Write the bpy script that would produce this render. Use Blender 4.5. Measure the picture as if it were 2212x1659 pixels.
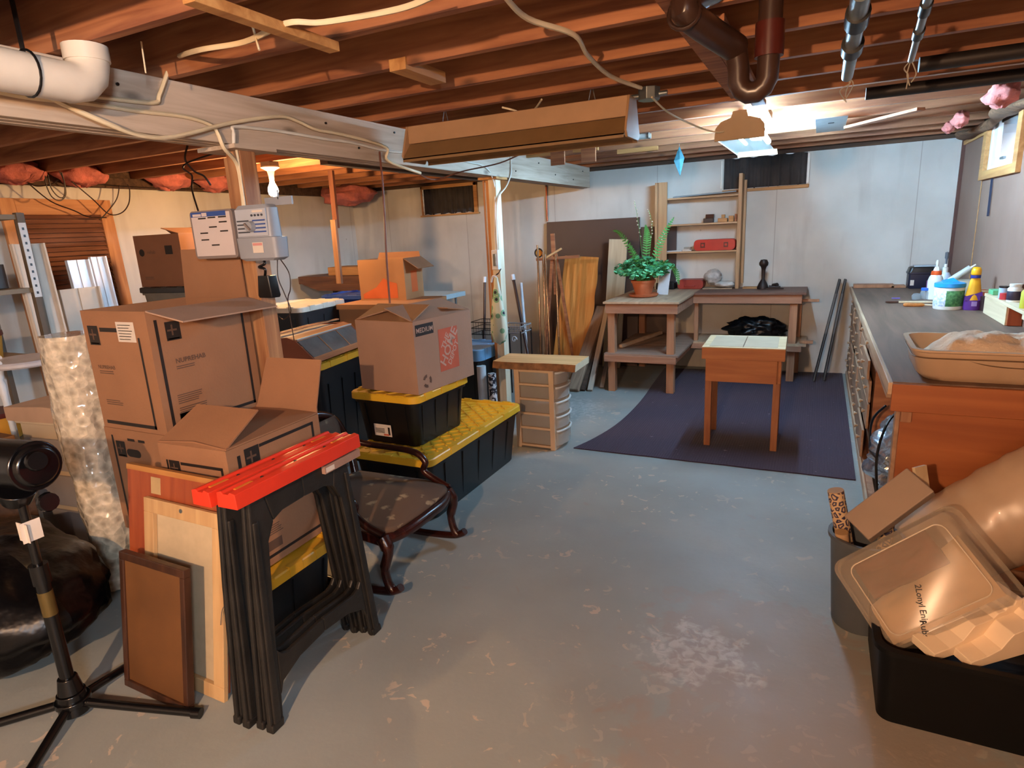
import bpy, math, random
from math import sin, cos, pi, radians
from mathutils import Vector, Matrix, Euler
random.seed(7)
for o in list(bpy.data.objects): bpy.data.objects.remove(o)
S = bpy.context.scene
COL = S.collection

# ---------------------------------------------------------------- camera
W_, H_ = 2212.0, 1659.0
F_PX = 1331.0
CAM = Vector((0, 0, 1.6))
yaw, pit, rol = radians(-26.6), radians(13.86), radians(-2.9)
fw = Vector((sin(yaw)*cos(pit), cos(yaw)*cos(pit), -sin(pit)))
r0 = Vector((cos(yaw), -sin(yaw), 0)); u0 = r0.cross(fw)
rt = cos(rol)*r0 + sin(rol)*u0
up = -sin(rol)*r0 + cos(rol)*u0
cd = bpy.data.cameras.new('camera'); cam = bpy.data.objects.new('camera', cd); COL.objects.link(cam)
cd.sensor_fit = 'HORIZONTAL'; cd.sensor_width = 36.0; cd.lens = F_PX/W_*36.0
cd.clip_start = 0.05
cam.matrix_world = Matrix(((rt.x, up.x, -fw.x, CAM.x), (rt.y, up.y, -fw.y, CAM.y), (rt.z, up.z, -fw.z, CAM.z), (0, 0, 0, 1)))
S.camera = cam
def pix(px, py, ax, val):
    """point of the place on the plane axis=val that the photograph shows at (px, py)"""
    d = rt*(px-W_/2) - up*(py-H_/2) + fw*F_PX
    t = (val-CAM[ax])/d[ax]
    return CAM + d*t
onx = lambda px, py, v: pix(px, py, 0, v)
ony = lambda px, py, v: pix(px, py, 1, v)
onz = lambda px, py, v: pix(px, py, 2, v)

# ---------------------------------------------------------------- world, exposure, lights
S.view_settings.view_transform = 'Standard'; S.view_settings.look = 'None'
S.view_settings.gamma = 1; S.view_settings.use_curve_mapping = False
S.view_settings.exposure = 1.72
w = bpy.data.worlds.new('daylight'); S.world = w; w.use_nodes = True
bg = w.node_tree.nodes['Background']; bg.inputs[0].default_value = (0.55, 0.78, 1.0, 1); bg.inputs[1].default_value = 5.0
def lamp(name, typ, loc, power, color, **k):
    l = bpy.data.lights.new(name, typ); l.energy = power; l.color = color
    for a, b in k.items(): setattr(l, a, b)
    o = bpy.data.objects.new(name, l); COL.objects.link(o); o.location = loc
    return o
WARM = (1.0, 0.60, 0.34)
lamp('ceiling_bulb_behind', 'POINT', (-0.45, -1.20, 1.96), 118, WARM, shadow_soft_size=0.03)
lamp('ceiling_bulb_far_behind', 'POINT', (-3.4, -1.4, 2.12), 9, (1.0, 0.66, 0.44), shadow_soft_size=0.05)
TUBE_STRENGTH = 230.0
BULB_STRENGTH = 600.0
sky = lamp('window_daylight', 'AREA', (1.50, 5.68, 2.66), 60, (0.55, 0.80, 1.0), shape='RECTANGLE', size=0.95, size_y=0.6)
sky.rotation_euler = (0, radians(40), 0)
fill_behind = lamp('window_daylight_behind', 'AREA', (1.42, -1.15, 2.25), 140, (0.74, 0.87, 1.0), shape='RECTANGLE', size=0.95, size_y=0.6)  # added unseen area light, cool fill for the faces turned right
fill_behind.rotation_euler = (0, radians(62), 0)

# ---------------------------------------------------------------- materials
MATS = {}
def new_mat(name):
    m = bpy.data.materials.new(name); m.use_nodes = True
    nt = m.node_tree; return m, nt, nt.nodes['Principled BSDF']
def setin(b, **k):
    for a, v in k.items():
        a = {'rough': 'Roughness', 'metal': 'Metallic', 'trans': 'Transmission Weight', 'coat': 'Coat Weight', 'alpha': 'Alpha', 'ior': 'IOR', 'spec': 'Specular IOR Level'}.get(a, a)
        b.inputs[a].default_value = v
def c4(c): return (c[0], c[1], c[2], 1)
def hx(s):
    r = [int(s[i:i+2], 16)/255 for i in (0, 2, 4)]
    return tuple(((x+.055)/1.055)**2.4 if x > .04045 else x/12.92 for x in r)
def plain(name, col, rough=0.6, var=0.12, scale=9, bump=0.0, bscale=60, **k):
    """one colour with slight cloudy variation"""
    if name in MATS: return MATS[name]
    if isinstance(col, str): col = hx(col)
    m, nt, b = new_mat(name); N = nt.nodes; L = nt.links
    tc = N.new('ShaderNodeTexCoord')
    n = N.new('ShaderNodeTexNoise'); n.inputs['Scale'].default_value = scale; n.inputs['Detail'].default_value = 6
    L.new(tc.outputs['Object'], n.inputs['Vector'])
    r = N.new('ShaderNodeValToRGB'); r.color_ramp.elements[0].position = .3; r.color_ramp.elements[1].position = .7
    r.color_ramp.elements[0].color = c4([x*(1-var) for x in col]); r.color_ramp.elements[1].color = c4([min(1, x*(1+var)) for x in col])
    L.new(n.outputs['Fac'], r.inputs[0]); L.new(r.outputs[0], b.inputs['Base Color'])
    setin(b, rough=rough, **k)
    if bump:
        n2 = N.new('ShaderNodeTexNoise'); n2.inputs['Scale'].default_value = bscale; n2.inputs['Detail'].default_value = 3
        L.new(tc.outputs['Object'], n2.inputs['Vector'])
        bp = N.new('ShaderNodeBump'); bp.inputs['Strength'].default_value = bump; bp.inputs['Distance'].default_value = .01
        L.new(n2.outputs['Fac'], bp.inputs['Height']); L.new(bp.outputs[0], b.inputs['Normal'])
    MATS[name] = m; return m
def wood(name, c1, c2, axis=0, scale=1.0, rough=0.65, knots=True):
    """grain along the given axis, with a few knots"""
    if name in MATS: return MATS[name]
    c1 = hx(c1) if isinstance(c1, str) else c1; c2 = hx(c2) if isinstance(c2, str) else c2
    m, nt, b = new_mat(name); N = nt.nodes; L = nt.links
    tc = N.new('ShaderNodeTexCoord'); mp = N.new('ShaderNodeMapping')
    s = [14*scale]*3; s[axis] = 1.1*scale; mp.inputs['Scale'].default_value = s
    L.new(tc.outputs['Object'], mp.inputs[0])
    n = N.new('ShaderNodeTexNoise'); n.inputs['Scale'].default_value = 1.6; n.inputs['Detail'].default_value = 7; n.inputs['Distortion'].default_value = .7
    L.new(mp.outputs[0], n.inputs['Vector'])
    r = N.new('ShaderNodeValToRGB'); r.color_ramp.elements[0].position = .32; r.color_ramp.elements[1].position = .68
    r.color_ramp.elements[0].color = c4(c1); r.color_ramp.elements[1].color = c4(c2)
    L.new(n.outputs['Fac'], r.inputs[0]); out = r.outputs[0]
    if knots:
        mp2 = N.new('ShaderNodeMapping'); s2 = [5.]*3; s2[axis] = 2.2; mp2.inputs['Scale'].default_value = s2
        L.new(tc.outputs['Object'], mp2.inputs[0])
        v = N.new('ShaderNodeTexVoronoi'); v.inputs['Scale'].default_value = .9; L.new(mp2.outputs[0], v.inputs['Vector'])
        r2 = N.new('ShaderNodeValToRGB'); r2.color_ramp.elements[0].position = .035; r2.color_ramp.elements[0].color = (.25, .25, .25, 1)
        r2.color_ramp.elements[1].position = .11; r2.color_ramp.elements[1].color = (1, 1, 1, 1)
        L.new(v.outputs['Distance'], r2.inputs[0])
        mx = N.new('ShaderNodeMix'); mx.data_type = 'RGBA'; mx.blend_type = 'MULTIPLY'; mx.inputs[0].default_value = .75
        L.new(out, mx.inputs[6]); L.new(r2.outputs[0], mx.inputs[7]); out = mx.outputs[2]
    L.new(out, b.inputs['Base Color']); setin(b, rough=rough)
    bp = N.new('ShaderNodeBump'); bp.inputs['Strength'].default_value = .15; bp.inputs['Distance'].default_value = .004
    L.new(n.outputs['Fac'], bp.inputs['Height']); L.new(bp.outputs[0], b.inputs['Normal'])
    MATS[name] = m; return m
def emit(name, col, s):
    if name in MATS: return MATS[name]
    m = bpy.data.materials.new(name); m.use_nodes = True; nt = m.node_tree; nt.nodes.clear()
    e = nt.nodes.new('ShaderNodeEmission'); e.inputs[0].default_value = c4(col); e.inputs[1].default_value = s
    o = nt.nodes.new('ShaderNodeOutputMaterial'); nt.links.new(e.outputs[0], o.inputs[0]); MATS[name] = m; return m
def sheetmat(name, col, rough=.35, trans=.6, alpha=1.0):
    """thin milky or clear plastic: part diffuse, part see-through"""
    if name in MATS: return MATS[name]
    col = hx(col) if isinstance(col, str) else col
    m = bpy.data.materials.new(name); m.use_nodes = True; nt = m.node_tree; N = nt.nodes; L = nt.links
    b = N['Principled BSDF']; b.inputs['Base Color'].default_value = c4(col); setin(b, rough=rough)
    t = N.new('ShaderNodeBsdfTransparent'); mx = N.new('ShaderNodeMixShader'); mx.inputs[0].default_value = trans
    o = N['Material Output']; L.new(b.outputs[0], mx.inputs[1]); L.new(t.outputs[0], mx.inputs[2]); L.new(mx.outputs[0], o.inputs[0])
    MATS[name] = m; return m

# floor: grey-blue painted concrete, worn through to pale and brown concrete in patches
def floor_mat():
    m, nt, b = new_mat('painted concrete floor'); N = nt.nodes; L = nt.links
    tc = N.new('ShaderNodeTexCoord')
    def noise(sc, det=6, dist=0.0, off=(0, 0, 0)):
        mp = N.new('ShaderNodeMapping'); mp.inputs['Location'].default_value = off; L.new(tc.outputs['Object'], mp.inputs[0])
        n = N.new('ShaderNodeTexNoise'); n.inputs['Scale'].default_value = sc; n.inputs['Detail'].default_value = det; n.inputs['Distortion'].default_value = dist
        L.new(mp.outputs[0], n.inputs['Vector']); return n.outputs['Fac']
    def ramp(src, a, bb, ca=(0, 0, 0, 1), cb=(1, 1, 1, 1)):
        r = N.new('ShaderNodeValToRGB'); r.color_ramp.elements[0].position = a; r.color_ramp.elements[1].position = bb
        r.color_ramp.elements[0].color = ca; r.color_ramp.elements[1].color = cb; L.new(src, r.inputs[0]); return r.outputs[0]
    def math_(op, a, bb):
        n = N.new('ShaderNodeMath'); n.operation = op; n.use_clamp = True
        for i, x in enumerate((a, bb)):
            if isinstance(x, (int, float)): n.inputs[i].default_value = x
            else: L.new(x, n.inputs[i])
        return n.outputs[0]
    def mix(f, a, bb):
        n = N.new('ShaderNodeMix'); n.data_type = 'RGBA'; L.new(f, n.inputs[0])
        for i, x in ((6, a), (7, bb)):
            if isinstance(x, tuple): n.inputs[i].default_value = x
            else: L.new(x, n.inputs[i])
        return n.outputs[2]
    def spot(cx, cy, rx, ry, soft=.5):
        mp = N.new('ShaderNodeMapping'); mp.vector_type = 'POINT'
        mp.inputs['Location'].default_value = (-cx/rx, -cy/ry, 0); mp.inputs['Scale'].default_value = (1/rx, 1/ry, 0)
        L.new(tc.outputs['Object'], mp.inputs[0])
        g = N.new('ShaderNodeTexGradient'); g.gradient_type = 'SPHERICAL'; L.new(mp.outputs[0], g.inputs[0]); return g.outputs['Fac']
    paint = ramp(noise(1.3, 8), .3, .7, (0.245, 0.268, 0.258, 1), (0.315, 0.338, 0.322, 1))
    # scattered flakes where the paint has come off
    fl = math_('MULTIPLY', ramp(noise(13, 4, .9), .635, .655), ramp(noise(1.7, 2, 0, (3, 1, 0)), .44, .56))
    # pale flaked freckles around the worn area
    fz = math_('MULTIPLY', ramp(noise(17, 6, .9, (2, 9, 0)), .60, .64), ramp(spot(.25, 1.55, 1.2, .85), .05, .6))
    paint2 = mix(math_('MULTIPLY', fz, .65), paint, (0.50, 0.44, 0.38, 1))
    # worn brown area near the black tub, with pale ring
    out = mix(fl, paint2, (0.47, 0.40, 0.33, 1))
    s1 = math_('ADD', spot(-0.13, 2.30, .55, .40), spot(0.15, 1.75, .85, .6))
    s1 = math_('ADD', s1, math_('MULTIPLY', spot(.3, 1.25, 1.1, .7), .9))
    worn = ramp(math_('ADD', math_('MULTIPLY', s1, .55), math_('MULTIPLY', noise(9, 9, .4), .75)), .50, .60)
    out = mix(math_('MULTIPLY', worn, .65), out, (0.30, 0.245, 0.20, 1))
    pale = ramp(math_('ADD', math_('MULTIPLY', math_('ADD', spot(-.32, 2.12, .36, .3), spot(-2.0, 5.1, .6, .55)), .5), math_('MULTIPLY', noise(11, 9, .5, (5, 5, 0)), .75)), .54, .64)
    pale = math_('MULTIPLY', pale, ramp(noise(26, 6, .8, (1, 7, 0)), .42, .60))
    out = mix(math_('MULTIPLY', pale, .6), out, (0.52, 0.51, 0.49, 1))
    brown = ramp(noise(2.1, 5, 0, (9, 2, 0)), .5, .8)
    out = mix(math_('MULTIPLY', brown, .25), out, (0.22, 0.16, 0.12, 1))
    L.new(out, b.inputs['Base Color'])
    rr = N.new('ShaderNodeMapRange'); rr.inputs['To Min'].default_value = .38; rr.inputs['To Max'].default_value = .62
    L.new(noise(6, 5), rr.inputs['Value']); L.new(rr.outputs[0], b.inputs['Roughness'])
    bp = N.new('ShaderNodeBump'); bp.inputs['Strength'].default_value = .12; bp.inputs['Distance'].default_value = .01
    L.new(noise(30, 4), bp.inputs['Height']); L.new(bp.outputs[0], b.inputs['Normal'])
    return m
def wall_mat(name, c1, c2, seam=1.22, axis=0, off=0.0):
    """painted basement wall: cloudy paint, vertical seams, small dark holes and stains"""
    m, nt, b = new_mat(name); N = nt.nodes; L = nt.links
    tc = N.new('ShaderNodeTexCoord')
    n = N.new('ShaderNodeTexNoise'); n.inputs['Scale'].default_value = 1.5; n.inputs['Detail'].default_value = 8; L.new(tc.outputs['Object'], n.inputs['Vector'])
    r = N.new('ShaderNodeValToRGB'); r.color_ramp.elements[0].position = .3; r.color_ramp.elements[1].position = .7
    r.color_ramp.elements[0].color = c4(hx(c1)); r.color_ramp.elements[1].color = c4(hx(c2)); L.new(n.outputs['Fac'], r.inputs[0])
    sx = N.new('ShaderNodeSeparateXYZ'); L.new(tc.outputs['Object'], sx.inputs[0])
    a = N.new('ShaderNodeMath'); a.operation = 'ADD'; a.inputs[1].default_value = off+50*seam; L.new(sx.outputs[axis], a.inputs[0])
    md = N.new('ShaderNodeMath'); md.operation = 'MODULO'; md.inputs[1].default_value = seam; L.new(a.outputs[0], md.inputs[0])
    lt = N.new('ShaderNodeMath'); lt.operation = 'LESS_THAN'; lt.inputs[1].default_value = .008; L.new(md.outputs[0], lt.inputs[0])
    v = N.new('ShaderNodeTexVoronoi'); v.inputs['Scale'].default_value = 2.3; L.new(tc.outputs['Object'], v.inputs['Vector'])
    l2 = N.new('ShaderNodeMath'); l2.operation = 'LESS_THAN'; l2.inputs[1].default_value = .03; L.new(v.outputs['Distance'], l2.inputs[0])
    mp = N.new('ShaderNodeMapping'); mp.inputs['Scale'].default_value = (3, 3, .5); L.new(tc.outputs['Object'], mp.inputs[0])
    n3 = N.new('ShaderNodeTexNoise'); n3.inputs['Scale'].default_value = 2; n3.inputs['Detail'].default_value = 8; L.new(mp.outputs[0], n3.inputs['Vector'])
    r3 = N.new('ShaderNodeValToRGB'); r3.color_ramp.elements[0].position = .55; r3.color_ramp.elements[1].position = .85; L.new(n3.outputs['Fac'], r3.inputs[0])
    mx = N.new('ShaderNodeMath'); mx.operation = 'MAXIMUM'; L.new(lt.outputs[0], mx.inputs[0]); L.new(l2.outputs[0], mx.inputs[1])
    sc = N.new('ShaderNodeMath'); sc.operation = 'MULTIPLY'; sc.inputs[1].default_value = .45; L.new(mx.outputs[0], sc.inputs[0])
    s3 = N.new('ShaderNodeMath'); s3.operation = 'MULTIPLY_ADD'; s3.inputs[1].default_value = .35; L.new(r3.outputs[0], s3.inputs[0]); L.new(sc.outputs[0], s3.inputs[2])
    mm = N.new('ShaderNodeMix'); mm.data_type = 'RGBA'; L.new(s3.outputs[0], mm.inputs[0]); L.new(r.outputs[0], mm.inputs[6]); mm.inputs[7].default_value = (.22, .17, .14, 1)
    L.new(mm.outputs[2], b.inputs['Base Color']); setin(b, rough=.7)
    bp = N.new('ShaderNodeBump'); bp.inputs['Strength'].default_value = .2; bp.inputs['Distance'].default_value = .01
    L.new(n3.outputs['Fac'], bp.inputs['Height']); L.new(bp.outputs[0], b.inputs['Normal'])
    return m

# ---------------------------------------------------------------- mesh builder
class G:
    def __init__(s): s.v = []; s.f = []; s.m = []
    def add(s, vs, fs, mi=0):
        n = len(s.v); s.v += [tuple(v) for v in vs]; s.f += [tuple(i+n for i in f) for f in fs]; s.m += [mi]*len(fs); return s
    def box(s, lo, hi, mi=0, M=None):
        x0, y0, z0 = lo; x1, y1, z1 = hi
        vs = [Vector(p) for p in ((x0,y0,z0),(x1,y0,z0),(x1,y1,z0),(x0,y1,z0),(x0,y0,z1),(x1,y0,z1),(x1,y1,z1),(x0,y1,z1))]
        if M: vs = [M @ v for v in vs]
        return s.add(vs, ((0,3,2,1),(4,5,6,7),(0,1,5,4),(1,2,6,5),(2,3,7,6),(3,0,4,7)), mi)
    def bar(s, p0, p1, wd, th, mi=0, upv=(0, 0, 1)):
        p0 = Vector(p0); p1 = Vector(p1); d = (p1-p0).normalized(); u = Vector(upv)
        if abs(d.dot(u)) > .98: u = Vector((0, 1, 0))
        sd = d.cross(u).normalized(); u = sd.cross(d)
        vs = []
        for p in (p0, p1):
            for a, b in ((-1,-1),(1,-1),(1,1),(-1,1)): vs.append(p+sd*a*wd/2+u*b*th/2)
        return s.add(vs, ((0,3,2,1),(4,5,6,7),(0,1,5,4),(1,2,6,5),(2,3,7,6),(3,0,4,7)), mi)
    def cyl(s, p0, p1, r0, r1=None, seg=16, mi=0, cap=True):
        r1 = r0 if r1 is None else r1; p0 = Vector(p0); p1 = Vector(p1); d = (p1-p0).normalized()
        u = Vector((0, 0, 1)) if abs(d.z) < .9 else Vector((1, 0, 0)); a = d.cross(u).normalized(); b = d.cross(a)
        vs = []
        for p, r in ((p0, r0), (p1, r1)):
            for i in range(seg): t = 2*pi*i/seg; vs.append(p+a*r*cos(t)+b*r*sin(t))
        fs = [(i, (i+1) % seg, seg+(i+1) % seg, seg+i) for i in range(seg)]
        if cap: fs += [tuple(range(seg))[::-1], tuple(range(seg, 2*seg))]
        return s.add(vs, fs, mi)
    def tube(s, pts, r, seg=8, mi=0, cap=True):
        pts = [Vector(p) for p in pts]; n = len(pts); vs = []; a = None
        rr = r if isinstance(r, (list, tuple)) else [r]*n
        for i, p in enumerate(pts):
            d = (pts[min(i+1, n-1)]-pts[max(i-1, 0)]).normalized()
            if a is None:
                u = Vector((0, 0, 1)) if abs(d.z) < .9 else Vector((1, 0, 0)); a = d.cross(u).normalized()
            else:
                a = (a-d*a.dot(d)); a = a.normalized() if a.length > 1e-6 else d.orthogonal().normalized()
            b = d.cross(a)
            for k in range(seg): t = 2*pi*k/seg; vs.append(p+a*rr[i]*cos(t)+b*rr[i]*sin(t))
        fs = [(i*seg+k, i*seg+(k+1) % seg, (i+1)*seg+(k+1) % seg, (i+1)*seg+k) for i in range(n-1) for k in range(seg)]
        if cap: fs += [tuple(range(seg))[::-1], tuple(range((n-1)*seg, n*seg))]
        return s.add(vs, fs, mi)
    def lathe(s, prof, c=(0, 0, 0), seg=24, mi=0, M=None, sq=(1, 1)):
        vs = []; n = len(prof); c = Vector(c)
        for r, z in prof:
            for k in range(seg):
                t = 2*pi*k/seg; p = Vector((r*cos(t)*sq[0], r*sin(t)*sq[1], z))
                vs.append((M @ p if M else p)+c)
        fs = [(i*seg+k, i*seg+(k+1) % seg, (i+1)*seg+(k+1) % seg, (i+1)*seg+k) for i in range(n-1) for k in range(seg)]
        if prof[0][0] > 1e-5: fs.append(tuple(range(seg))[::-1])
        if prof[-1][0] > 1e-5: fs.append(tuple(range((n-1)*seg, n*seg)))
        return s.add(vs, fs, mi)
    def prism(s, poly, vec, mi=0):
        """poly: list of 3-D points, swept along vec"""
        vec = Vector(vec); poly = [Vector(p) for p in poly]; n = len(poly)
        vs = poly+[p+vec for p in poly]
        fs = [tuple(range(n))[::-1], tuple(range(n, 2*n))]+[(i, (i+1) % n, n+(i+1) % n, n+i) for i in range(n)]
        return s.add(vs, fs, mi)
    def loops(s, loops, mi=0, cap0=True, cap1=True):
        n = len(loops[0]); vs = [p for l in loops for p in l]
        fs = [(i*n+k, i*n+(k+1) % n, (i+1)*n+(k+1) % n, (i+1)*n+k) for i in range(len(loops)-1) for k in range(n)]
        if cap0: fs.append(tuple(range(n))[::-1])
        if cap1: fs.append(tuple(range((len(loops)-1)*n, len(loops)*n)))
        return s.add(vs, fs, mi)
    def grid(s, fn, nu, nv, mi=0):
        vs = [fn(i/nu, j/nv) for i in range(nu+1) for j in range(nv+1)]
        fs = [(i*(nv+1)+j, (i+1)*(nv+1)+j, (i+1)*(nv+1)+j+1, i*(nv+1)+j+1) for i in range(nu) for j in range(nv)]
        return s.add(vs, fs, mi)
    def quad(s, a, b, c, d, mi=0): return s.add((a, b, c, d), ((0, 1, 2, 3),), mi)
    def text(s, txt, size, o, xa, ya, mi=0, bold=0.0, align='LEFT'):
        cu = bpy.data.curves.new('t', 'FONT'); cu.body = txt; cu.size = size; cu.align_x = align; cu.offset = bold; cu.resolution_u = 2
        ob = bpy.data.objects.new('t', cu); me = bpy.data.meshes.new_from_object(ob)
        o = Vector(o); xa = Vector(xa).normalized(); ya = Vector(ya).normalized()
        vs = [o+xa*v.co.x+ya*v.co.y for v in me.vertices]; fs = [tuple(p.vertices) for p in me.polygons]
        if fs: s.add(vs, fs, mi)
        bpy.data.objects.remove(ob); bpy.data.curves.remove(cu); bpy.data.meshes.remove(me)
        return s
    def build(s, name, mats, parent=None, bevel=0.0, smooth=None, sub=0, solid=0.0, jitter=0.0):
        me = bpy.data.meshes.new(name)
        vs = s.v
        if jitter: vs = [(x+random.uniform(-jitter, jitter), y+random.uniform(-jitter, jitter), z+random.uniform(-jitter, jitter)) for x, y, z in vs]
        me.from_pydata(vs, [], s.f); me.update()
        for m in (mats if isinstance(mats, (list, tuple)) else [mats]): me.materials.append(m)
        for p, mi in zip(me.polygons, s.m): p.material_index = mi
        o = bpy.data.objects.new(name, me); COL.objects.link(o)
        if smooth is not None:
            for p in me.polygons: p.use_smooth = True
            try: me.set_sharp_from_angle(angle=radians(smooth))
            except Exception: pass
        if solid:
            q = o.modifiers.new('s', 'SOLIDIFY'); q.thickness = solid; q.offset = 0
        if bevel:
            q = o.modifiers.new('b', 'BEVEL'); q.width = bevel; q.segments = 2; q.limit_method = 'ANGLE'; q.angle_limit = radians(40)
        if sub:
            q = o.modifiers.new('u', 'SUBSURF'); q.levels = sub; q.render_levels = sub
        if parent: o.parent = parent
        return o
def tag(o, label=None, cat=None, group=None, kind=None):
    if label: o['label'] = label
    if cat: o['category'] = cat
    if group: o['group'] = group
    if kind: o['kind'] = kind
    return o
def thing(name, label, cat, loc=(0, 0, 0), rz=0.0, group=None, rot=None):
    o = bpy.data.objects.new(name, None); COL.objects.link(o); o.empty_display_size = .05
    o.location = loc; o.rotation_euler = rot if rot else (0, 0, radians(rz))
    return tag(o, label, cat, group)
def struct(name, g, m, **k): return tag(g.build(name, m, **k), kind='structure')
def copy_tree(o, parent=None, loc=None, rz=None, label=None):
    c = o.copy(); COL.objects.link(c)
    if parent: c.parent = parent
    if loc is not None: c.location = loc
    if rz is not None: c.rotation_euler = (0, 0, radians(rz))
    if label: c['label'] = label
    for ch in list(o.children): copy_tree(ch, c)
    return c
def spline(pts, n=8):
    """smooth curve through the points"""
    pts = [Vector(p) for p in pts]; out = []
    for i in range(len(pts)-1):
        a = pts[max(i-1, 0)]; b = pts[i]; c = pts[i+1]; d = pts[min(i+2, len(pts)-1)]
        for k in range(n):
            t = k/n
            out.append(.5*((2*b)+(c-a)*t+(2*a-5*b+4*c-d)*t*t+(3*b-a-3*c+d)*t*t*t))
    out.append(pts[-1]); return out
def rrect(w, d, r, z, n=5, cx=0, cy=0):
    out = []
    for (sx, sy, a0) in ((1, 1, 0), (-1, 1, 90), (-1, -1, 180), (1, -1, 270)):
        for k in range(n+1):
            a = radians(a0+90*k/n); out.append(Vector((cx+sx*(w/2-r)+r*cos(a), cy+sy*(d/2-r)+r*sin(a), z)))
    return out
# ---------------------------------------------------------------- the room
XL, XR, YB, YF, ZW, ZJ, ZC = -5.9, 1.12, -2.6, 7.1, 2.23, 2.26, 2.49
mFloor = floor_mat()
mWall = wall_mat('white painted wall', 'b9b6ae', 'd2cfc7', 1.22, 0, .43)
mWallL = wall_mat('white painted left wall', 'bdb9b0', 'd2cec6', 2.44, 1, .3)
mPanel = wall_mat('brown painted panel wall', '785a4b', '8a6c5c', 1.22, 1, .2)
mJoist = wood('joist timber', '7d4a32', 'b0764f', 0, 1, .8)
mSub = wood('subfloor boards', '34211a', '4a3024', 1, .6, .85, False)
mBeam = wood('weathered beam', 'a8947f', 'c8b6a4', 1, 1, .8)
mSill = wood('dark sill timber', '3a281e', '5c4332', 0, 1, .85)
mPine = wood('pine', 'b07a48', 'd0a06a', 2, 1, .6)
mPineX = wood('pine along x', 'a5713f', 'c8965c', 0, 1, .6)
mPineY = wood('pine along y', 'a5713f', 'c8965c', 1, 1, .6)
mInsul = plain('pink insulation', 'c9746a', .95, .25, 14, .9, 40)
mBlack = plain('black plastic', '0c0c0e', .38, .15, 20)
mWhite = plain('white enamel', 'd9d6cc', .4, .05)
mCable = plain('cream cable', 'd8c7a6', .5, .08)
mCableDk = plain('dark cable', '2a1b16', .5, .1)
mSteel = plain('galvanised steel', '8d9394', .38, .12, 12, metal=.85)

struct('floor', G().box((XL-.2, YB-.2, -.1), (XR+.2, YF+.2, 0)), mFloor)
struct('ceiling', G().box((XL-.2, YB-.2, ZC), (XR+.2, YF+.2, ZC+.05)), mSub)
# far wall with two openings for the shallow windows
def holed(axis, pos, th, a0, a1, z1, holes):
    """wall in the plane axis=pos, a0..a1 along the other axis, holes = [(a, b, z0, z1)]"""
    g = G()
    def bx(a, b, za, zb):
        if b-a < 1e-4 or zb-za < 1e-4: return
        if axis == 1: g.box((a, pos, za), (b, pos+th, zb))
        else: g.box((pos, a, za), (pos+th, b, zb))
    x = a0
    for (a, b, za, zb) in sorted(holes):
        bx(x, a, 0, z1); bx(a, b, 0, za); bx(a, b, zb, z1); x = b
    bx(x, a1, 0, z1); return g
struct('wall_far', holed(1, YF, .2, XL-.2, XR+.2, ZW, [(-4.70, -3.92, 1.88, 2.20), (-.95, -.16, 1.92, ZW)]), mWall)
struct('wall_left', G().box((XL-.2, YB, 0), (XL, YF, 2.17)), mWallL)
struct('wall_right', holed(0, XR, .2, YB, YF, 2.2, [(-1.58, -.72, 1.87, 2.2), (5.24, 6.10, 1.87, 2.2)]), mPanel)  # opening behind the camera is added, only to let the fill light in
struct('wall_back', G().box((XL-.2, YB-.2, 0), (XR+.2, YB, ZC)), mWall)
struct('trim_1', G().box((XL-.2, YF+.03, ZW), (XR+.2, YF+.2, ZC)), mSill)
struct('trim_2', G().box((XL-.2, YB, 2.17), (XL-.02, YF, ZC)), mSill)
struct('trim_3', G().box((XR+.03, YB, 2.2), (XR+.2, YF, ZC)), mSill)
# sill plates on top of the walls
struct('trim_4', G().box((XL, YF-.01, ZW-.005), (XR, YF+.1, ZJ)), mSill, bevel=.004)
struct('trim_5', G().box((XL-.1, YB, 2.168), (XL+.05, YF, ZJ)), mSill, bevel=.004)
# rough crumpled sacking stuffed along the top of the right wall
g = G()
g.grid(lambda u, v: (XR-.02-.13*sin(pi*v)*(.6+.4*sin(u*23)), 2.6+u*4.5, 2.215+.03*cos(pi*v)+.008*sin(u*41+v*5)-.012*sin(u*17)), 60, 8)
tag(g.build('sacking_strip', plain('brown sacking', '6e4c33', .95, .35, 20, .8), smooth=60, solid=.01), 'crumpled brown sacking stuffed along the top of the right wall', 'sacking')
# corner batten of the right wall
struct('trim_6', G().box((XR-.025, YF-.03, .9), (XR+.01, YF, 2.2)), plain('dark red batten', '5a3a33', .7))

# windows
mCurt = plain('dark grey curtain cloth', '3b3736', .95, .25, 6)
def curtain(x0, x1, z0, z1, y, label):
    g = G()
    def fn(u, v):
        return (x0+(x1-x0)*u, y+.012*sin(u*46+1.3*sin(u*9))*(1-.5*v)+.006*sin(u*110), z0+(z1-z0)*v+(.008*sin(u*30) if v in (0., 1.) else 0))
    g.grid(fn, 90, 6)
    return tag(g.build('window_curtain', mCurt, smooth=80, solid=.003), label, 'curtain')
def far_window(n, x0, x1, z0, z1, frame):
    g = G(); y = YF+.13
    g.box((x0, y, z0), (x1, y+.04, z0+.04)); g.box((x0, y, z1-.04), (x1, y+.04, z1)); g.box((x0, y, z0), (x0+.04, y+.04, z1)); g.box((x1-.04, y, z0), (x1, y+.04, z1))
    o = struct('window_%d' % n, g, frame); 
    G().box((x0+.03, y+.015, z0+.03), (x1-.03, y+.021, z1-.03)).build('pane', sheetmat('window glass', 'cfe4ee', .05, .85), o)
    return o
far_window(1, -4.70, -3.92, 1.88, 2.20, mWhite); far_window(2, -.95, -.16, 1.92, 2.25, mWhite)
g = G(); y = YF-.03
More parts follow.
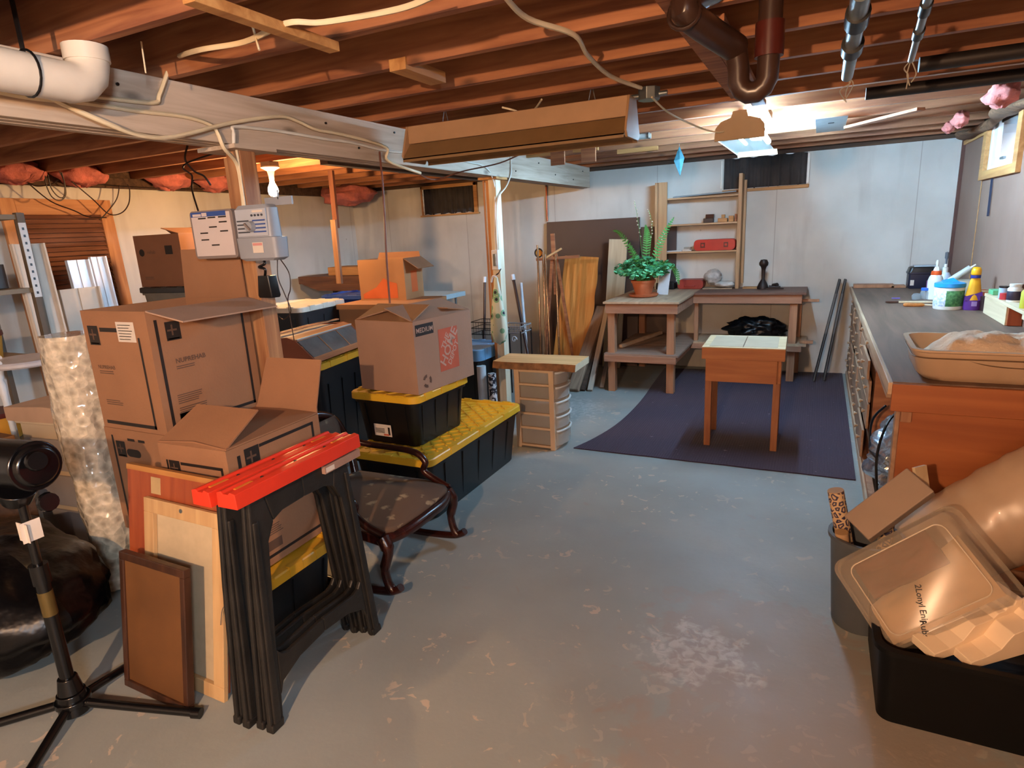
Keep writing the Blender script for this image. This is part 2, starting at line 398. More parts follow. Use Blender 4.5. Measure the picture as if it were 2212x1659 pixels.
g.box((-4.74, y, 1.86), (-4.71, YF+.1, 2.23)); g.box((-3.95, y, 1.86), (-3.90, YF+.1, 2.23)); g.box((-4.74, y, 2.19), (-3.9, YF+.1, 2.23)); g.box((-4.76, y-.01, 1.845), (-3.88, YF+.1, 1.865), 0)
struct('trim_7', g, mPineX, bevel=.003)
curtain(-4.70, -3.95, 1.87, 2.20, YF-.012, 'dark grey curtain over the small far window left of the white post')
curtain(-.955, -.15, 1.90, 2.225, YF+.015, 'dark grey curtain over the window above the wooden shelf unit')
g = G(); g.box((-.16, YF-.02, 1.93), (-.135, YF+.1, 2.21)); g.box((-.98, YF-.015, 1.93), (-.96, YF+.1, 2.21)); struct('trim_8', g, mWhite, bevel=.004)
g = G(); g.box((-.96, YF-.02, 1.885), (-.13, YF+.1, 1.915)); struct('trim_9', g, mPineX, bevel=.006, jitter=.004)
# white vinyl hopper window in the right wall, pine casing
g = G(); x = XR
for lo, hi in (((x-.03, 6.10, 1.81), (x+.02, 6.21, 2.235)), ((x-.03, 5.14, 1.81), (x+.02, 5.24, 2.235)), ((x-.03, 5.24, 1.81), (x+.02, 6.10, 1.875))): g.box(lo, hi)
g.box((x-.005, 6.21, 1.0), (x+.0, 6.22, 2.1))
struct('trim_10', g, mPineY, bevel=.003)
struct('trim_11', G().box((XR-.018, 6.2, 2.155), (XR, 7.08, 2.19)), mPineY, bevel=.002)
mVinyl = plain('white vinyl frame', 'e6ebf0', .35, .03)
g = G()
for lo, hi in (((x, 5.24, 1.875), (x+.055, 5.28, 2.22)), ((x, 6.06, 1.875), (x+.055, 6.10, 2.22)), ((x, 5.28, 1.875), (x+.055, 6.06, 1.905)), ((x+.012, 5.28, 1.905), (x+.042, 5.36, 2.22)), ((x+.012, 5.96, 1.905), (x+.042, 6.06, 2.22)), ((x+.012, 5.36, 1.905), (x+.042, 5.96, 1.965))): g.box(lo, hi)
o = struct('window_3', g, mVinyl, bevel=.004)
G().box((x+.024, 5.35, 1.96), (x+.029, 5.97, 2.2)).build('pane', sheetmat('window glass', 'cfe4ee', .05, .85), o)
G().box((x-.005, 5.62, 1.93), (x+.012, 5.72, 1.945)).build('latch', mSteel, o)
# window well of weathered boards outside
tag(G().box((1.75, 4.6, 1.2), (1.8, 6.9, 2.6)).build('window_well', wood('well boards', '2c3136', '444a50', 2, .6, .9, False)), 'weathered boards of the well outside the white window', 'window well')

# joists, 430 mm apart, all across the basement
jl = 'rough sawn brown floor joist running across under the ceiling boards'
first = None
k = 0
y = 1.42
while y < 7.05:
    if first is None:
        first = G().box((XL-.02, -.04, ZJ), (XR+.02, 0, ZC)).build('floor_joist', mJoist, bevel=.002); tag(first, jl, 'joist', 'floor joists overhead'); first.location = (0, y, 0); 
    else:
        c = first.copy(); COL.objects.link(c); c.location = (random.uniform(-.01, .01), y+random.uniform(-.006, .006), random.uniform(-.003, .004))
    y += .43; k += 1
for yy in (.99, .56, .13, -.30, -.73, -1.16, -1.59):
    c = first.copy(); COL.objects.link(c); c.location = (0, yy, 0)

# main beam and its two posts
g = G()
for i in range(3): g.box((-2.5+.0445*i, .2 if i else .05, 2.035+.002*i), (-2.5+.0445*(i+1)-.001, 7.0 - .03*i, 2.255))
beam = tag(g.build('support_beam', mBeam, bevel=.003), 'thick grey-brown laminated timber beam running away from the camera on posts', 'beam')
g2 = G()
for (py, pz) in ((2.7, 2.2), (2.95, 2.1), (3.3, 2.22), (5.0, 2.1), (5.5, 2.2), (5.9, 2.12), (6.4, 2.1), (6.7, 2.2), (1.6, 2.2), (1.9, 2.12)):
    g2.cyl((-2.37, py, pz), (-2.361, py, pz), .006, seg=8)
g2.build('nail', mBlack, beam)
g = G().box((-2.475, 2.13, 0), (-2.385, 2.22, 2.034)).box((-2.53, 2.16, 0), (-2.476, 2.2, 2.0))
p1 = thing('wooden_post', 'brown timber post under the beam carrying the grey sprinkler controller', 'post', (0, 0, 0))
g.build('post', wood('post timber', '8a5a3a', 'b98a5f', 2, 1), p1, bevel=.004)
G().box((-2.57, 2.06, 2.018), (-2.33, 2.3, 2.036)).build('cap_plate', mBeam, p1)
p2 = thing('wooden_post', 'narrow pale post with white painted face and outlet below the far end of the beam', 'post', (0, 0, 0))
G().box((-2.46, 4.66, 0), (-2.39, 4.75, 2.034)).build('post', wood('pale post', 'c3b294', 'ded3bb', 2, 1), p2, bevel=.004)
G().box((-2.50, 4.69, .05), (-2.461, 4.78, 2.02)).build('side_board', wood('brown post board', '9a6436', 'bd8550', 2, 1), p2, bevel=.003, )
G().box((-2.52, 4.60, 2.017), (-2.35, 4.80, 2.036)).build('cap_block', mPineY, p2, bevel=.003)
g = G().box((-2.445, 4.62, 1.30), (-2.385, 4.66, 1.46)).box((-2.43, 4.612, 1.33), (-2.40, 4.622, 1.43), 1)
tag(g.build('electrical_outlet', [plain('outlet white', 'd8dadd', .4), mSteel], bevel=.004), 'white electrical outlet box screwed to the pale post', 'outlet')

def snap(y): return 1.40+.43*round((y-1.40)/.43)
# bridging blocks between joists and odd pieces of timber
tag(G().bar(onz(405, -8, 2.23), onz(722, 103, 2.23), .045, .03).build('timber_strip', mPineX, bevel=.002), 'orange pine strip crossing under the joists at upper left', 'timber')
for px, py, dy, lab in ((905, 165, .30, 'short block nailed between two joists above the unlit shop light'), (1650, 250, .36, 'pale block fixed between joists just above the lit lamp')):
    a = onz(px, py, 2.25)
    tag(G().box((a.x-.04, a.y-dy/2, 2.245), (a.x+.04, a.y+dy/2, 2.29)).build('wood_block', mPineY, bevel=.002), lab, 'wood block')
for px, py, lab in ((1600, 150, 'dim timber strap across the joists right of the drain trap'), (1535, 120, 'timber strap across the joists left of the drain trap')):
    a = onz(px, py, 2.235)
    tag(G().box((a.x-.045, a.y-.75, 2.235), (a.x+.03, a.y+1.0, 2.258)).build('timber_strap', mJoist, bevel=.002), lab, 'timber')
def sn(p): p.y = snap(p.y)-.02; return p
for px, py, lx, lab in ((1375, 327, .36, 'short pale offcut resting under the joists right of the unlit light'), (1250, 322, .22, 'pale offcut under the joists just beyond the unlit light'), (1180, 342, .3, 'white-ended strip on top of the beam end')):
    a = sn(onz(px, py, 2.23))
    tag(G().box((a.x-lx/2, a.y-.02, 2.225), (a.x+lx/2, a.y+.02, 2.262)).build('wood_offcut', mPineX, bevel=.002), lab, 'offcut')
for px, py, lab in ((1290, 334, 'brown plywood hanger board on the joist behind the unlit light'), (1222, 340, 'small brown hanger board beside the beam end')):
    a = onz(px, py, 2.17)
    a.y = snap(a.y)+.021
    tag(G().box((a.x-.07, a.y, 2.1), (a.x+.05, a.y+.016, 2.33)).build('hanger_board', mJoist, bevel=.002), lab, 'board')
a = onz(1795, 268, 2.25)
g = G().box((a.x-.10, a.y-.35, 2.248), (a.x+.10, a.y+.45, 2.252)).box((a.x-.02, a.y-.1, 2.244), (a.x+.02, a.y-.07, 2.249), 1)
tag(g.build('steel_plate', [mSteel, mBlack], bevel=.001), 'grey steel plate nailed under the joists right of the lit lamp', 'plate')
# split diagonal braces right of the plate
a = onz(1830, 275, 2.24); b = onz(1990, 235, 2.24)
tag(G().bar(a, b, .06, .02).build('timber_brace', mJoist, bevel=.002), 'pale split board slanting under the joists right of the steel plate', 'timber')

# pink insulation stuffed in the ends of the joist bays
def blob(c, r, lab, grp=None):
    g = G(); n = 10
    def fn(u, v):
        th = u*2*pi; ph = (v-.5)*pi; q = 1+.12*sin(th*3+ph*4)+.08*sin(th*7)+.06*cos(ph*9)
        return (c[0]+r[0]*cos(ph)*cos(th)*q, c[1]+r[1]*cos(ph)*sin(th)*q, c[2]+r[2]*sin(ph)*q)
    g.grid(fn, 24, 14); tag(g.build('insulation_batt', mInsul, smooth=80), lab, 'insulation', grp)
for y, lab in ((2.45, 'pink insulation batt bulging above the brown shutter, furthest left'), (2.92, 'pink insulation batt hanging behind the looped dark wires'), (3.42, 'pink insulation batt with pointed end above the shutter\'s right corner'), (4.25, 'pink insulation batt just left of the brown timber post'), (4.78, 'pink insulation batt beyond the brown timber post, left of the lit bulb')):
    blob((XL+.12, y, 2.26), (.16, .2, .09), lab)
blob((-5.55, 6.6, 2.17), (.35, .3, .12), 'torn pink insulation hanging in the far left corner')
for (px, py, r, lab) in ((2165, 205, (.08, .16, .06), 'pale pink insulation tuft nearest the upper right edge'), (2075, 258, (.05, .12, .05), 'pale pink insulation oval right of the steel plate'), (2050, 275, (.04, .10, .04), 'small pale pink insulation oval, farthest of the right-hand three')):
    p = onz(px, py, 2.22); blob((min(p.x, .95), p.y, 2.22), r, lab)

# ---------------------------------------------------------------- pipes under the ceiling
mPVC = plain('white pvc', 'd6cdbf', .3, .06); mABS = plain('dark brown drain pipe', '38261f', .3, .15); mDkPipe = plain('dark steel pipe', '2c2624', .45, .2, 14, metal=.3)
x0 = -2.2
pe = Vector((x0, 1.36, 2.135))
r = .062
pts = [(x0, -1.2, pe.z+.04), (x0, .2, pe.z+.02)]+[(x0, pe.y-.03, pe.z)]+[(x0, pe.y-.03+.07*sin(radians(t)), pe.z+.07-.07*cos(radians(t))) for t in (30, 60, 90)]+[(x0, pe.y+.04, 2.259)]
dp = thing('drain_pipe', 'white plastic drain pipe with elbow at upper left', 'pipe')
G().tube(pts, r, 20).build('pipe', mPVC, dp, smooth=50)
G().cyl((x0, pe.y+.04, pe.z+.075), (x0, pe.y+.04, pe.z+.122), .067, seg=20).build('coupling', mPVC, dp, smooth=40)
G().tube([(x0+.066*cos(t), pe.y-.15, pe.z+.005+.066*sin(t)) for t in [i*2*pi/20 for i in range(21)]], .004, 6, cap=False).bar((x0, pe.y-.15, pe.z+.06), (x0, pe.y-.15, 2.44), .02, .004).build('strap', mBlack, dp)
# long dark pipe between the joists
a = onz(700, 160, 2.33)
lp = thing('long_pipe', 'long dark pipe with pale couplings running between the near joists', 'pipe')
G().cyl((-2.45, a.y+.02, 2.335), (1.1, a.y+.02, 2.335), .03).build('pipe', mDkPipe, lp, smooth=40)
for px, py in ((700, 150), (905, 108), (1020, 76)):
    p = onz(px, py, 2.33); G().cyl((p.x-.035, a.y+.02, 2.335), (p.x+.035, a.y+.02, 2.335), .034).build('coupling', plain('old pipe collar', '857a6c', .5, .2, 20), lp, smooth=40)
# square dark duct left of the beam
tag(G().box((-3.52, 3.9, 2.175), (-3.44, 6.6, 2.235)).build('square_duct', plain('dark duct', '4a413b', .6, .15, metal=.2), bevel=.004), 'dark narrow square duct under the joists beside the lit bulb', 'duct')
# drain with trap, top centre right
dt = thing('drain_trap', 'brown drain pipe with u-shaped trap hanging from the ceiling', 'pipe')
A = onz(1545, -25, 2.30); B_ = onz(1478, 28, 2.20); Cc = onz(1590, 105, 2.14); D = onz(1596, 132, 2.08); E_ = onz(1600, 160, 2.02); Fp = onz(1632, 128, 2.07); Gp = onz(1622, 70, 2.2); Hh = onz(1608, -40, 2.47)
yb = Cc.y
G().tube(spline([A, B_+Vector((.0, .0, .01)), Cc], 8), .042, 18).build('waste_arm', mABS, dt, smooth=50)
trap = [Vector((Cc.x, yb, 2.14)), Vector((Cc.x+.01, yb, 2.08))]+[Vector((Cc.x+.055-.045*cos(radians(t)), yb, 2.05-.05*sin(radians(t)))) for t in (15, 45, 75, 105, 135, 165)]+[Vector((Cc.x+.10, yb, 2.1)), Vector((Cc.x+.10, yb, 2.2))]
G().tube(trap, .034, 18).build('trap_bend', mABS, dt, smooth=50)
G().cyl((Cc.x+.10, yb, 2.10), (Cc.x+.10, yb, 2.2), .044).build('red_coupling', plain('red brown coupling', '4a1d17', .3), dt, smooth=40)
G().cyl((Cc.x+.10, yb, 2.2), (Cc.x+.10, yb, 2.488), .036).build('riser', mABS, dt, smooth=40)
G().cyl((Cc.x+.10, yb, 2.28), (Cc.x+.10, yb, 2.34), .04).build('collar', plain('pale collar', 'b7a48c', .5), dt, smooth=40)
G().tube([Vector((B_.x+.045*cos(t), B_.y+.01*sin(t), 2.2+.045*sin(t))) for t in [i*2*pi/16 for i in range(17)]], .007, 6, cap=False).build('ring', mABS, dt, smooth=60)
# taped silver poles hanging from the joists, upper right
def hang_pole(p0, p1, r, lab, tape):
    t = thing('hanging_pole', lab, 'pole'); p0 = Vector(p0); p1 = Vector(p1)
    G().cyl(p0, p1, r, r*.75).build('pole', mSteel if tape else plain('dark pole', '15110f', .3), t, smooth=40)
    d = p1-p0
    for a, b in ((.18, .3), (.52, .62)):
        G().cyl(p0+d*a, p0+d*b, r*1.25).build('tape_wrap', mBlack, t, smooth=40)
    g = G()
    for i in range(3): g.tube(spline([p1+Vector((0, 0, .0)), p1+Vector((random.uniform(-.02, .03), 0, -.025)), p1+Vector((random.uniform(-.025, .02), 0, -.05)), p1+Vector((random.uniform(-.01, .01), 0, -.075-.01*i))], 5), .0022, 5)
    g.build('cord_loop', plain('grey string', 'a39a8c', .8), t)
    G().tube([p0+d*.45, Vector(((p0+d*.45).x, (p0+d*.45).y, 2.262))], .002, 5).build('hanger_wire', mSteel, t)
hang_pole(onz(1862, -20, 2.2), onz(1830, 165, 2.13), .028, 'thick silver and black taped pole hanging under the joists, upper right', True)
hang_pole(onz(2012, -30, 2.2), onz(1968, 130, 2.13), .014, 'thinner silver pole hanging under the joists near the upper right corner', True)
for (q, lab) in (((1870, 203, 2260, 113), 'long dark tube hung under the joists, the lower of two at upper right'), ((1985, 140, 2260, 78), 'long dark tube hung under the joists, the upper of two at upper right')):
    a = onz(q[0], q[1], 2.2); b = Vector((1.05, a.y, 2.2))
    tag(G().cyl(a, b, .03).build('dark_tube', mDkPipe, smooth=40), lab, 'tube')

# ---------------------------------------------------------------- wires
def wire(pts, r, mat, lab, cat='cable', name='electric_cable'):
    return tag(G().tube(spline(pts, 6), r, 6).build(name, mat, smooth=60), lab, cat)
bx = -2.357
def bpt(px, py, off=0.0): p = onx(px, py, bx); return Vector((bx+off, p.y, p.z))
wire([bpt(-40, 172), bpt(0, 178), bpt(100, 200), bpt(215, 210), bpt(330, 222), bpt(345, 205), bpt(365, 150), bpt(380, 126)]+[onz(430, 108, 2.245), onz(530, 90, 2.245), onz(620, 50, 2.24), onz(700, 48, 2.24), onz(860, 20, 2.24), onz(940, -10, 2.24)], .009, mCable, 'cream cable climbing from the beam to the near joist')
wire([bpt(-40, 190), bpt(60, 210), bpt(180, 222), bpt(300, 240), bpt(400, 252), bpt(455, 270), bpt(470, 290, .004), bpt(482, 320, .006), Vector((-2.40, 2.122, 1.95)), Vector((-2.40, 2.122, 1.77))], .009, mCable, 'cream cable along the beam turning down the timber post, left one')
wire([bpt(45, 175, .02), bpt(100, 215, .03), bpt(200, 265, .05), bpt(280, 293, .04), bpt(345, 300, .04), bpt(410, 287, .03), bpt(500, 265, .01), bpt(600, 252, .01), bpt(640, 262, .01), bpt(680, 280, .01), bpt(740, 292, .01), bpt(830, 318, .01), Vector((bx, 3.2, 2.05)), bpt(900, 375, .03)], .009, mCable, 'cream cable sagging in a long loop below the beam')
wire([bpt(505, 320), bpt(503, 285, .005), bpt(510, 274), bpt(600, 283), bpt(700, 300), bpt(760, 308), bpt(830, 325), bpt(890, 330)], .008, plain('white cable', 'd9d4c8', .4, .04), 'white cable stapled along the lower edge of the beam')
wire([(-2.392, 2.122, 1.55), (-2.392, 2.122, 1.8), (-2.392, 2.122, 2.0), bpt(505, 300)], .006, mCable, 'cream cable running down the timber post, right one')
wire([bpt(975, 345), bpt(1010, 350), bpt(1050, 362), Vector((-2.40, 4.655, 1.98)), Vector((-2.405, 4.652, 1.8)), Vector((-2.415, 4.652, 1.6)), Vector((-2.415, 4.652, 1.45))], .006, plain('white cable', 'd9d4c8', .4, .04), 'white cable dropping down the pale post to the outlet')
wire([onx(1102, 332, bx), onx(1104, 370, bx), onx(1095, 400, -2.36), Vector((-2.38, 4.655, 1.85)), Vector((-2.40, 4.652, 1.6)), Vector((-2.40, 4.652, 1.45))], .006, plain('white cable', 'd9d4c8', .4, .04), 'second white cable bowing out beside the pale post')
wire([onz(880, 348, 2.1), onz(900, 372, 2.03), onz(940, 388, 2.0), onz(1000, 370, 2.04), onz(1080, 352, 2.08), onz(1140, 325, 2.15)], .005, plain('brown cord', '6b4030', .5), 'brown cord looping under the unlit shop light')
wire([onz(1085, -15, 2.25), onz(1140, 40, 2.25), onz(1240, 75, 2.25), onz(1270, 120, 2.24), onz(1320, 165, 2.24), onz(1385, 190, 2.24)], .009, mCable, 'cream cable crossing the joists to the round ceiling box')
wire([onz(1408, 210, 2.2), onz(1440, 240, 2.17), onz(1480, 262, 2.16), onz(1530, 282, 2.14), onz(1565, 284, 2.14), onz(1600, 262, 2.2)], .005, mCable, 'cream cord from the round ceiling box to the lit lamp')
wire([onz(1085, 232, 2.24), onz(1110, 238, 2.22), onz(1135, 248, 2.21), onz(1155, 236, 2.23), onz(1170, 215, 2.25)], .005, mCable, 'short cream cable hanging in a v between joists above the unlit light')
wire([onz(545, 55, 2.28), onz(560, 108, 2.2)], .004, mCable, 'short dangling cable end left of the pine strip')
wire([onz(305, 90, 2.3), onz(315, 158, 2.2)], .003, mCable, 'thin dangling string right of the white drain pipe', 'string', 'string')
wire([onx(820, 328, -2.34), onx(828, 420, -2.3), onx(835, 560, -2.3), onx(842, 655, -2.28)], .006, plain('brown cord', '6b4030', .5), 'brown cord hanging straight down behind the cardboard box with orange print')
def loop_wire(pl, x, lab):
    wire([onx(px, py, x) for px, py in pl], .005, mCableDk, lab)
loop_wire([(62, 395), (80, 402), (110, 398), (125, 388)], -5.6, 'dark wire sagging above the shutter, leftmost')
loop_wire([(98, 380), (100, 400), (112, 425), (130, 433), (142, 420), (138, 390), (128, 370)], -5.6, 'outer dark wire loop above the shutter')
loop_wire([(104, 378), (110, 405), (125, 424), (138, 425), (140, 400), (133, 372)], -5.55, 'inner dark wire loop above the shutter')
loop_wire([(150, 388), (200, 430), (235, 462), (262, 460), (278, 440), (280, 410), (275, 398)], -5.7, 'dark wire loop drooping right of the shutter top')
loop_wire([(258, 400), (252, 430), (230, 460), (215, 475)], -5.7, 'thin dark wire falling to the shutter\'s right stile')
loop_wire([(60, 395), (110, 435), (160, 455), (190, 468), (230, 470)], -5.75, 'dark wire crossing the shutter\'s top rail')
loop_wire([(180, 392), (260, 402), (380, 408), (470, 408)], -5.82, 'dark wire following the top of the left wall')
wire([Vector((-3.2, 3.13, 2.262)), onx(408, 350, -3.2), onx(415, 380, -3.1), onx(415, 410, -3.0), ony(428, 455, 2.15)], .005, mCableDk, 'dark wire dropping from the ceiling to the sprinkler controller')
wire([onx(405, 315, -3.2), onx(400, 345, -3.2), onx(420, 370, -3.2), onx(440, 380, -3.2), onx(455, 400, -3.2)], .006, mCableDk, 'dark wire bundle curling left of the timber post')

# round ceiling junction box
a = onz(1402, 198, 2.24)
jb = thing('junction_box', 'grey metal junction box where ceiling cables meet', 'junction box', (a.x, a.y, 0))
G().cyl((0, 0, 2.2), (0, 0, 2.258), .055, seg=8).build('box', mSteel, jb, bevel=.003)
for s in (-1, 1): G().cyl((s*.05, 0, 2.225), (s*.09, 0, 2.225), .012).build('clamp', mSteel, jb)

# ---------------------------------------------------------------- lamps
# unlit shop light in a wooden housing, hung on chains
fa = onz(872, 322, 2.1); 
yl, x0l, x1l = 3.22, -2.17, -.88
us = thing('shop_light', 'unlit long shop light with pale brown housing hanging from chains', 'lamp')
mShop = plain('aged cream metal', 'a8835f', .5, .08); mShop2 = plain('aged metal reflector', '82633f', .5, .1)
G().box((x0l, yl-.06, 2.12), (x1l, yl+.06, 2.215)).build('channel', mShop, us, bevel=.003)
g = G(); zt, zb = 2.118, 2.035
for s in (-1, 1): g.prism([(x0l, yl+s*.05, zt), (x0l, yl+s*.13, zb), (x0l, yl+s*.13, zb-.006), (x0l, yl+s*.045, zt-.008)], (x1l-x0l, 0, 0))
g.box((x0l, yl-.13, zb-.02), (x1l, yl-.127, zb), 0).box((x0l, yl+.127, zb-.02), (x1l, yl+.13, zb), 0)
g.build('reflector', mShop2, us)
for xx in (x0l, x1l): G().prism([(xx, yl-.06, 2.215), (xx, yl+.06, 2.215), (xx, yl+.125, 2.05), (xx, yl+.1, 2.02), (xx, yl-.1, 2.02), (xx, yl-.125, 2.05)], (.012 if xx == x1l else -.012, 0, 0)).build('end_plate', mShop, us, bevel=.002)
for s in (-1, 1): G().cyl((x0l+.02, yl+s*.055, 2.065), (x1l-.02, yl+s*.055, 2.065), .017).build('tube', plain('unlit tube', 'c9c2b4', .2), us, smooth=40)
for xx in (x0l+.22, x1l-.2): G().tube([(xx-.02, yl, 2.215), (xx, yl, 2.30)], .002, 5).tube([(xx+.02, yl, 2.215), (xx, yl, 2.30)], .002, 5).build('chain', mSteel, us)

# lit lamp: tube above a shallow translucent tray
ll = thing('shop_light', 'lit fluorescent light with bright tube and cream end plate hung from a joist', 'lamp')
ya, yb2 = 4.28, 5.50
mTray = sheetmat('milky tray', 'd5dcd8', .4, .60)
g = G(); g.prism([(-.625, ya, 2.095), (-.49, ya, 2.112), (-.35, ya, 2.095), (-.35, ya, 2.10), (-.49, ya, 2.117), (-.625, ya, 2.10)], (0, yb2-ya, 0)); g.build('tray', mTray, ll)
for yy in (ya-.012, yb2):
    prof = [(-.635, 2.085), (-.34, 2.085), (-.345, 2.16), (-.37, 2.195), (-.44, 2.215), (-.45, 2.252), (-.53, 2.252), (-.54, 2.215), (-.60, 2.195), (-.63, 2.16)]
    if yy > 5: prof = [(-.635, 2.085), (-.34, 2.085), (-.345, 2.125), (-.63, 2.125)]
    G().prism([(x, yy, z) for x, z in prof], (0, .012, 0)).build('end_plate', plain('end plate cream', 'a98a66', .5, .06), ll, bevel=.002)
G().box((-.53, ya, 2.20), (-.46, yb2, 2.25)).build('channel', mWhite, ll, bevel=.003)
G().cyl((-.41, ya+.02, 2.185), (-.41, yb2+.0, 2.185), .019, seg=12).build('tube', emit('tube light', (.40, .70, 1.0), TUBE_STRENGTH), ll, smooth=40)
G().cyl((-.575, ya+.02, 2.185), (-.575, yb2+.0, 2.185), .012, seg=12).build('tube', emit('dim tube light', (.40, .70, 1.0), TUBE_STRENGTH*.35), ll, smooth=40)

# bare bulb on the left
bl = thing('light_bulb', 'lit bare bulb in a white ceiling lampholder over the left side', 'lamp', (-4.15, 4.0, 0))
mBulb = emit('bulb glow', (1.0, .55, .22), BULB_STRENGTH*.52)
G().lathe([(.0, 1.985), (.022, 1.988), (.036, 2.004), (.042, 2.03), (.038, 2.057), (.022, 2.092), (.015, 2.115)], seg=20).build('bulb', mBulb, bl, smooth=60)
G().lathe([(.02, 2.112), (.022, 2.15), (.03, 2.19), (.055, 2.205), (.075, 2.215), (.075, 2.225), (0, 2.226)], seg=24).build('lampholder', mWhite, bl, smooth=40)
G().box((-.05, -.05, 2.226), (.05, .05, 2.262)).build('ceiling_box', mSteel, bl)

# faceted glass prism hanging near the far shelf
a = ony(1467, 347, 5.70)
pr_ = thing('hanging_prism', 'small blue-green glass ornament hanging on a thread above the far bench', 'ornament', (a.x, 5.70, a.z), 25)
G().add([(0, 0, .12), (.045, 0, .02), (0, .02, .01), (-.045, 0, .0), (0, -.02, .01), (.01, 0, -.13)], ((0, 1, 2), (0, 2, 3), (0, 3, 4), (0, 4, 1), (5, 2, 1), (5, 3, 2), (5, 4, 3), (5, 1, 4))).build('glass', plain('blue green glass', '3f6f7a', .1, .3, 20, metal=.2), pr_)
G().tube([(0, 0, .12), (0, 0, 2.262-a.z)], .0015, 5).build('thread', mSteel, pr_)
# bundle of spare clear tubes lying across the hangers
a = onz(1320, 303, 2.24); a.y = snap(a.y)-.02
for i, lab in enumerate(('clear spare tube above the beam end, nearer one', 'clear spare tube above the beam end, farther one')):
    t = tag(G().cyl((a.x-.45, a.y+.05*i, 2.241), (a.x+.28, a.y+.05*i, 2.241), .018).build('spare_tube', plain('glassy tube', 'b9c4c6', .15, .05), smooth=40), lab, 'tube')
    G().cyl((a.x+.28, a.y+.05*i, 2.241), (a.x+.30, a.y+.05*i, 2.241), .02).build('tube_cap', mSteel, t)
# ---------------------------------------------------------------- cartons and storage bins
mCard = plain('brown cardboard', '94694a', .8, .07, 5, .1, 90)
mCardIn = plain('cardboard inside', '97704f', .85, .08, 5)
mCardPale = plain('pale cardboard', 'a98a76', .8, .06, 5, .1, 90)
mInk = plain('black print', '1f1713', .6, .1)
mInk2 = plain('faded print', '5a4132', .7, .1)
mOrangeInk = plain('orange print', 'b5573c', .7, .08)
mPaper = plain('white paper', 'cfc3b6', .7, .04)
mTapeC = plain('clear packing tape', '9a7450', .15, .05)
def carton(name, label, cat, loc, rz, w, d, h, flaps=(), pr=None, mats=None, closed=False, group=None, tilt=None):
    t = thing(name, label, cat, loc, rz, group)
    if tilt: t.rotation_euler = tilt
    g = G(); th = .006
    g.box((-w/2, -d/2, 0), (w/2, d/2, th))
    for lo, hi in (((-w/2, -d/2, th), (w/2, -d/2+th, h)), ((-w/2, d/2-th, th), (w/2, d/2, h)), ((-w/2, -d/2+th, th), (-w/2+th, d/2-th, h)), ((w/2-th, -d/2+th, th), (w/2, d/2-th, h))): g.box(lo, hi)
    if closed: g.box((-w/2, -d/2, h), (w/2, d/2, h+.004))
    e = .0012
    class P:
        def P(s, f, u, v):
            if f == 'y-': return (-w/2+u, -d/2-e, v)
            if f == 'x+': return (w/2+e, -d/2+u, v)
            return (-w/2+u, -d/2+v, h+.0055)
        def ax(s, f): return {'y-': ((1, 0, 0), (0, 0, 1)), 'x+': ((0, 1, 0), (0, 0, 1)), 'top': ((1, 0, 0), (0, 1, 0))}[f]
        def rect(s, f, u0, v0, u1, v1, mi=1): g.quad(s.P(f, u0, v0), s.P(f, u1, v0), s.P(f, u1, v1), s.P(f, u0, v1), mi)
        def poly(s, f, pts, mi=1): g.add([s.P(f, *p) for p in pts], (tuple(range(len(pts))),), mi)
        def text(s, f, txt, size, u, v, mi=1, bold=0., ang=0, lift=0.):
            X, Y = [Vector(a) for a in s.ax(f)]; a = radians(ang); n = X.cross(Y)
            g.text(txt, size, Vector(s.P(f, u, v))+n*(.0004+lift), X*cos(a)+Y*sin(a), -X*sin(a)+Y*cos(a), mi, bold)
        def lines(s, f, u, v, wd, n, hgt=.004, gap=.009, mi=2):
            for i in range(n): s.rect(f, u, v-i*gap, u+wd*(1-.25*random.random()), v-i*gap+hgt, mi)
        def frame(s, f, W, hh, m=.05, b=.03, tk=.014, top=None):
            s.rect(f, m, b, W-m, b+tk); s.rect(f, m, b, m+tk, top or hh-.06); s.rect(f, W-m-tk, b, W-m, top or hh-.06)
    if pr: pr(P())
    g.build('body', mats or [mCard, mInk, mInk2, mOrangeInk, mPaper], t)
    for fl_ in flaps:
        side, ln, ang = fl_[:3]; a = radians(ang); ins = fl_[3] if len(fl_) > 3 else .004; mt = fl_[4] if len(fl_) > 4 else mCard
        if side[0] == 'x': A = Vector((w/2, -d/2, h)); Bv = Vector((w/2, d/2, h)); inw = Vector((-1, 0, 0))
        else: A = Vector((-w/2, d/2, h)); Bv = Vector((w/2, d/2, h)); inw = Vector((0, -1, 0))
        if side[1] == '-':
            if side[0] == 'x': A.x = Bv.x = -w/2
            else: A.y = Bv.y = -d/2
            inw = -inw
        dr = inw*cos(a)+Vector((0, 0, 1))*sin(a); al = (Bv-A).normalized(); n = al.cross(dr).normalized()*.003
        base = Vector((0, 0, .0045 if ang < 10 else 0))
        if ang < 10 and side[0] == 'y': base.z += .005
        p = [A+al*.004, A+al*ins+dr*ln*.12, A+al*(ins+.012)+dr*ln, Bv-al*(ins+.012)+dr*ln, Bv-al*ins+dr*ln*.12, Bv-al*.004]
        G().prism([q+base-n for q in p], n*2).build('flap', mt, t)
    return t

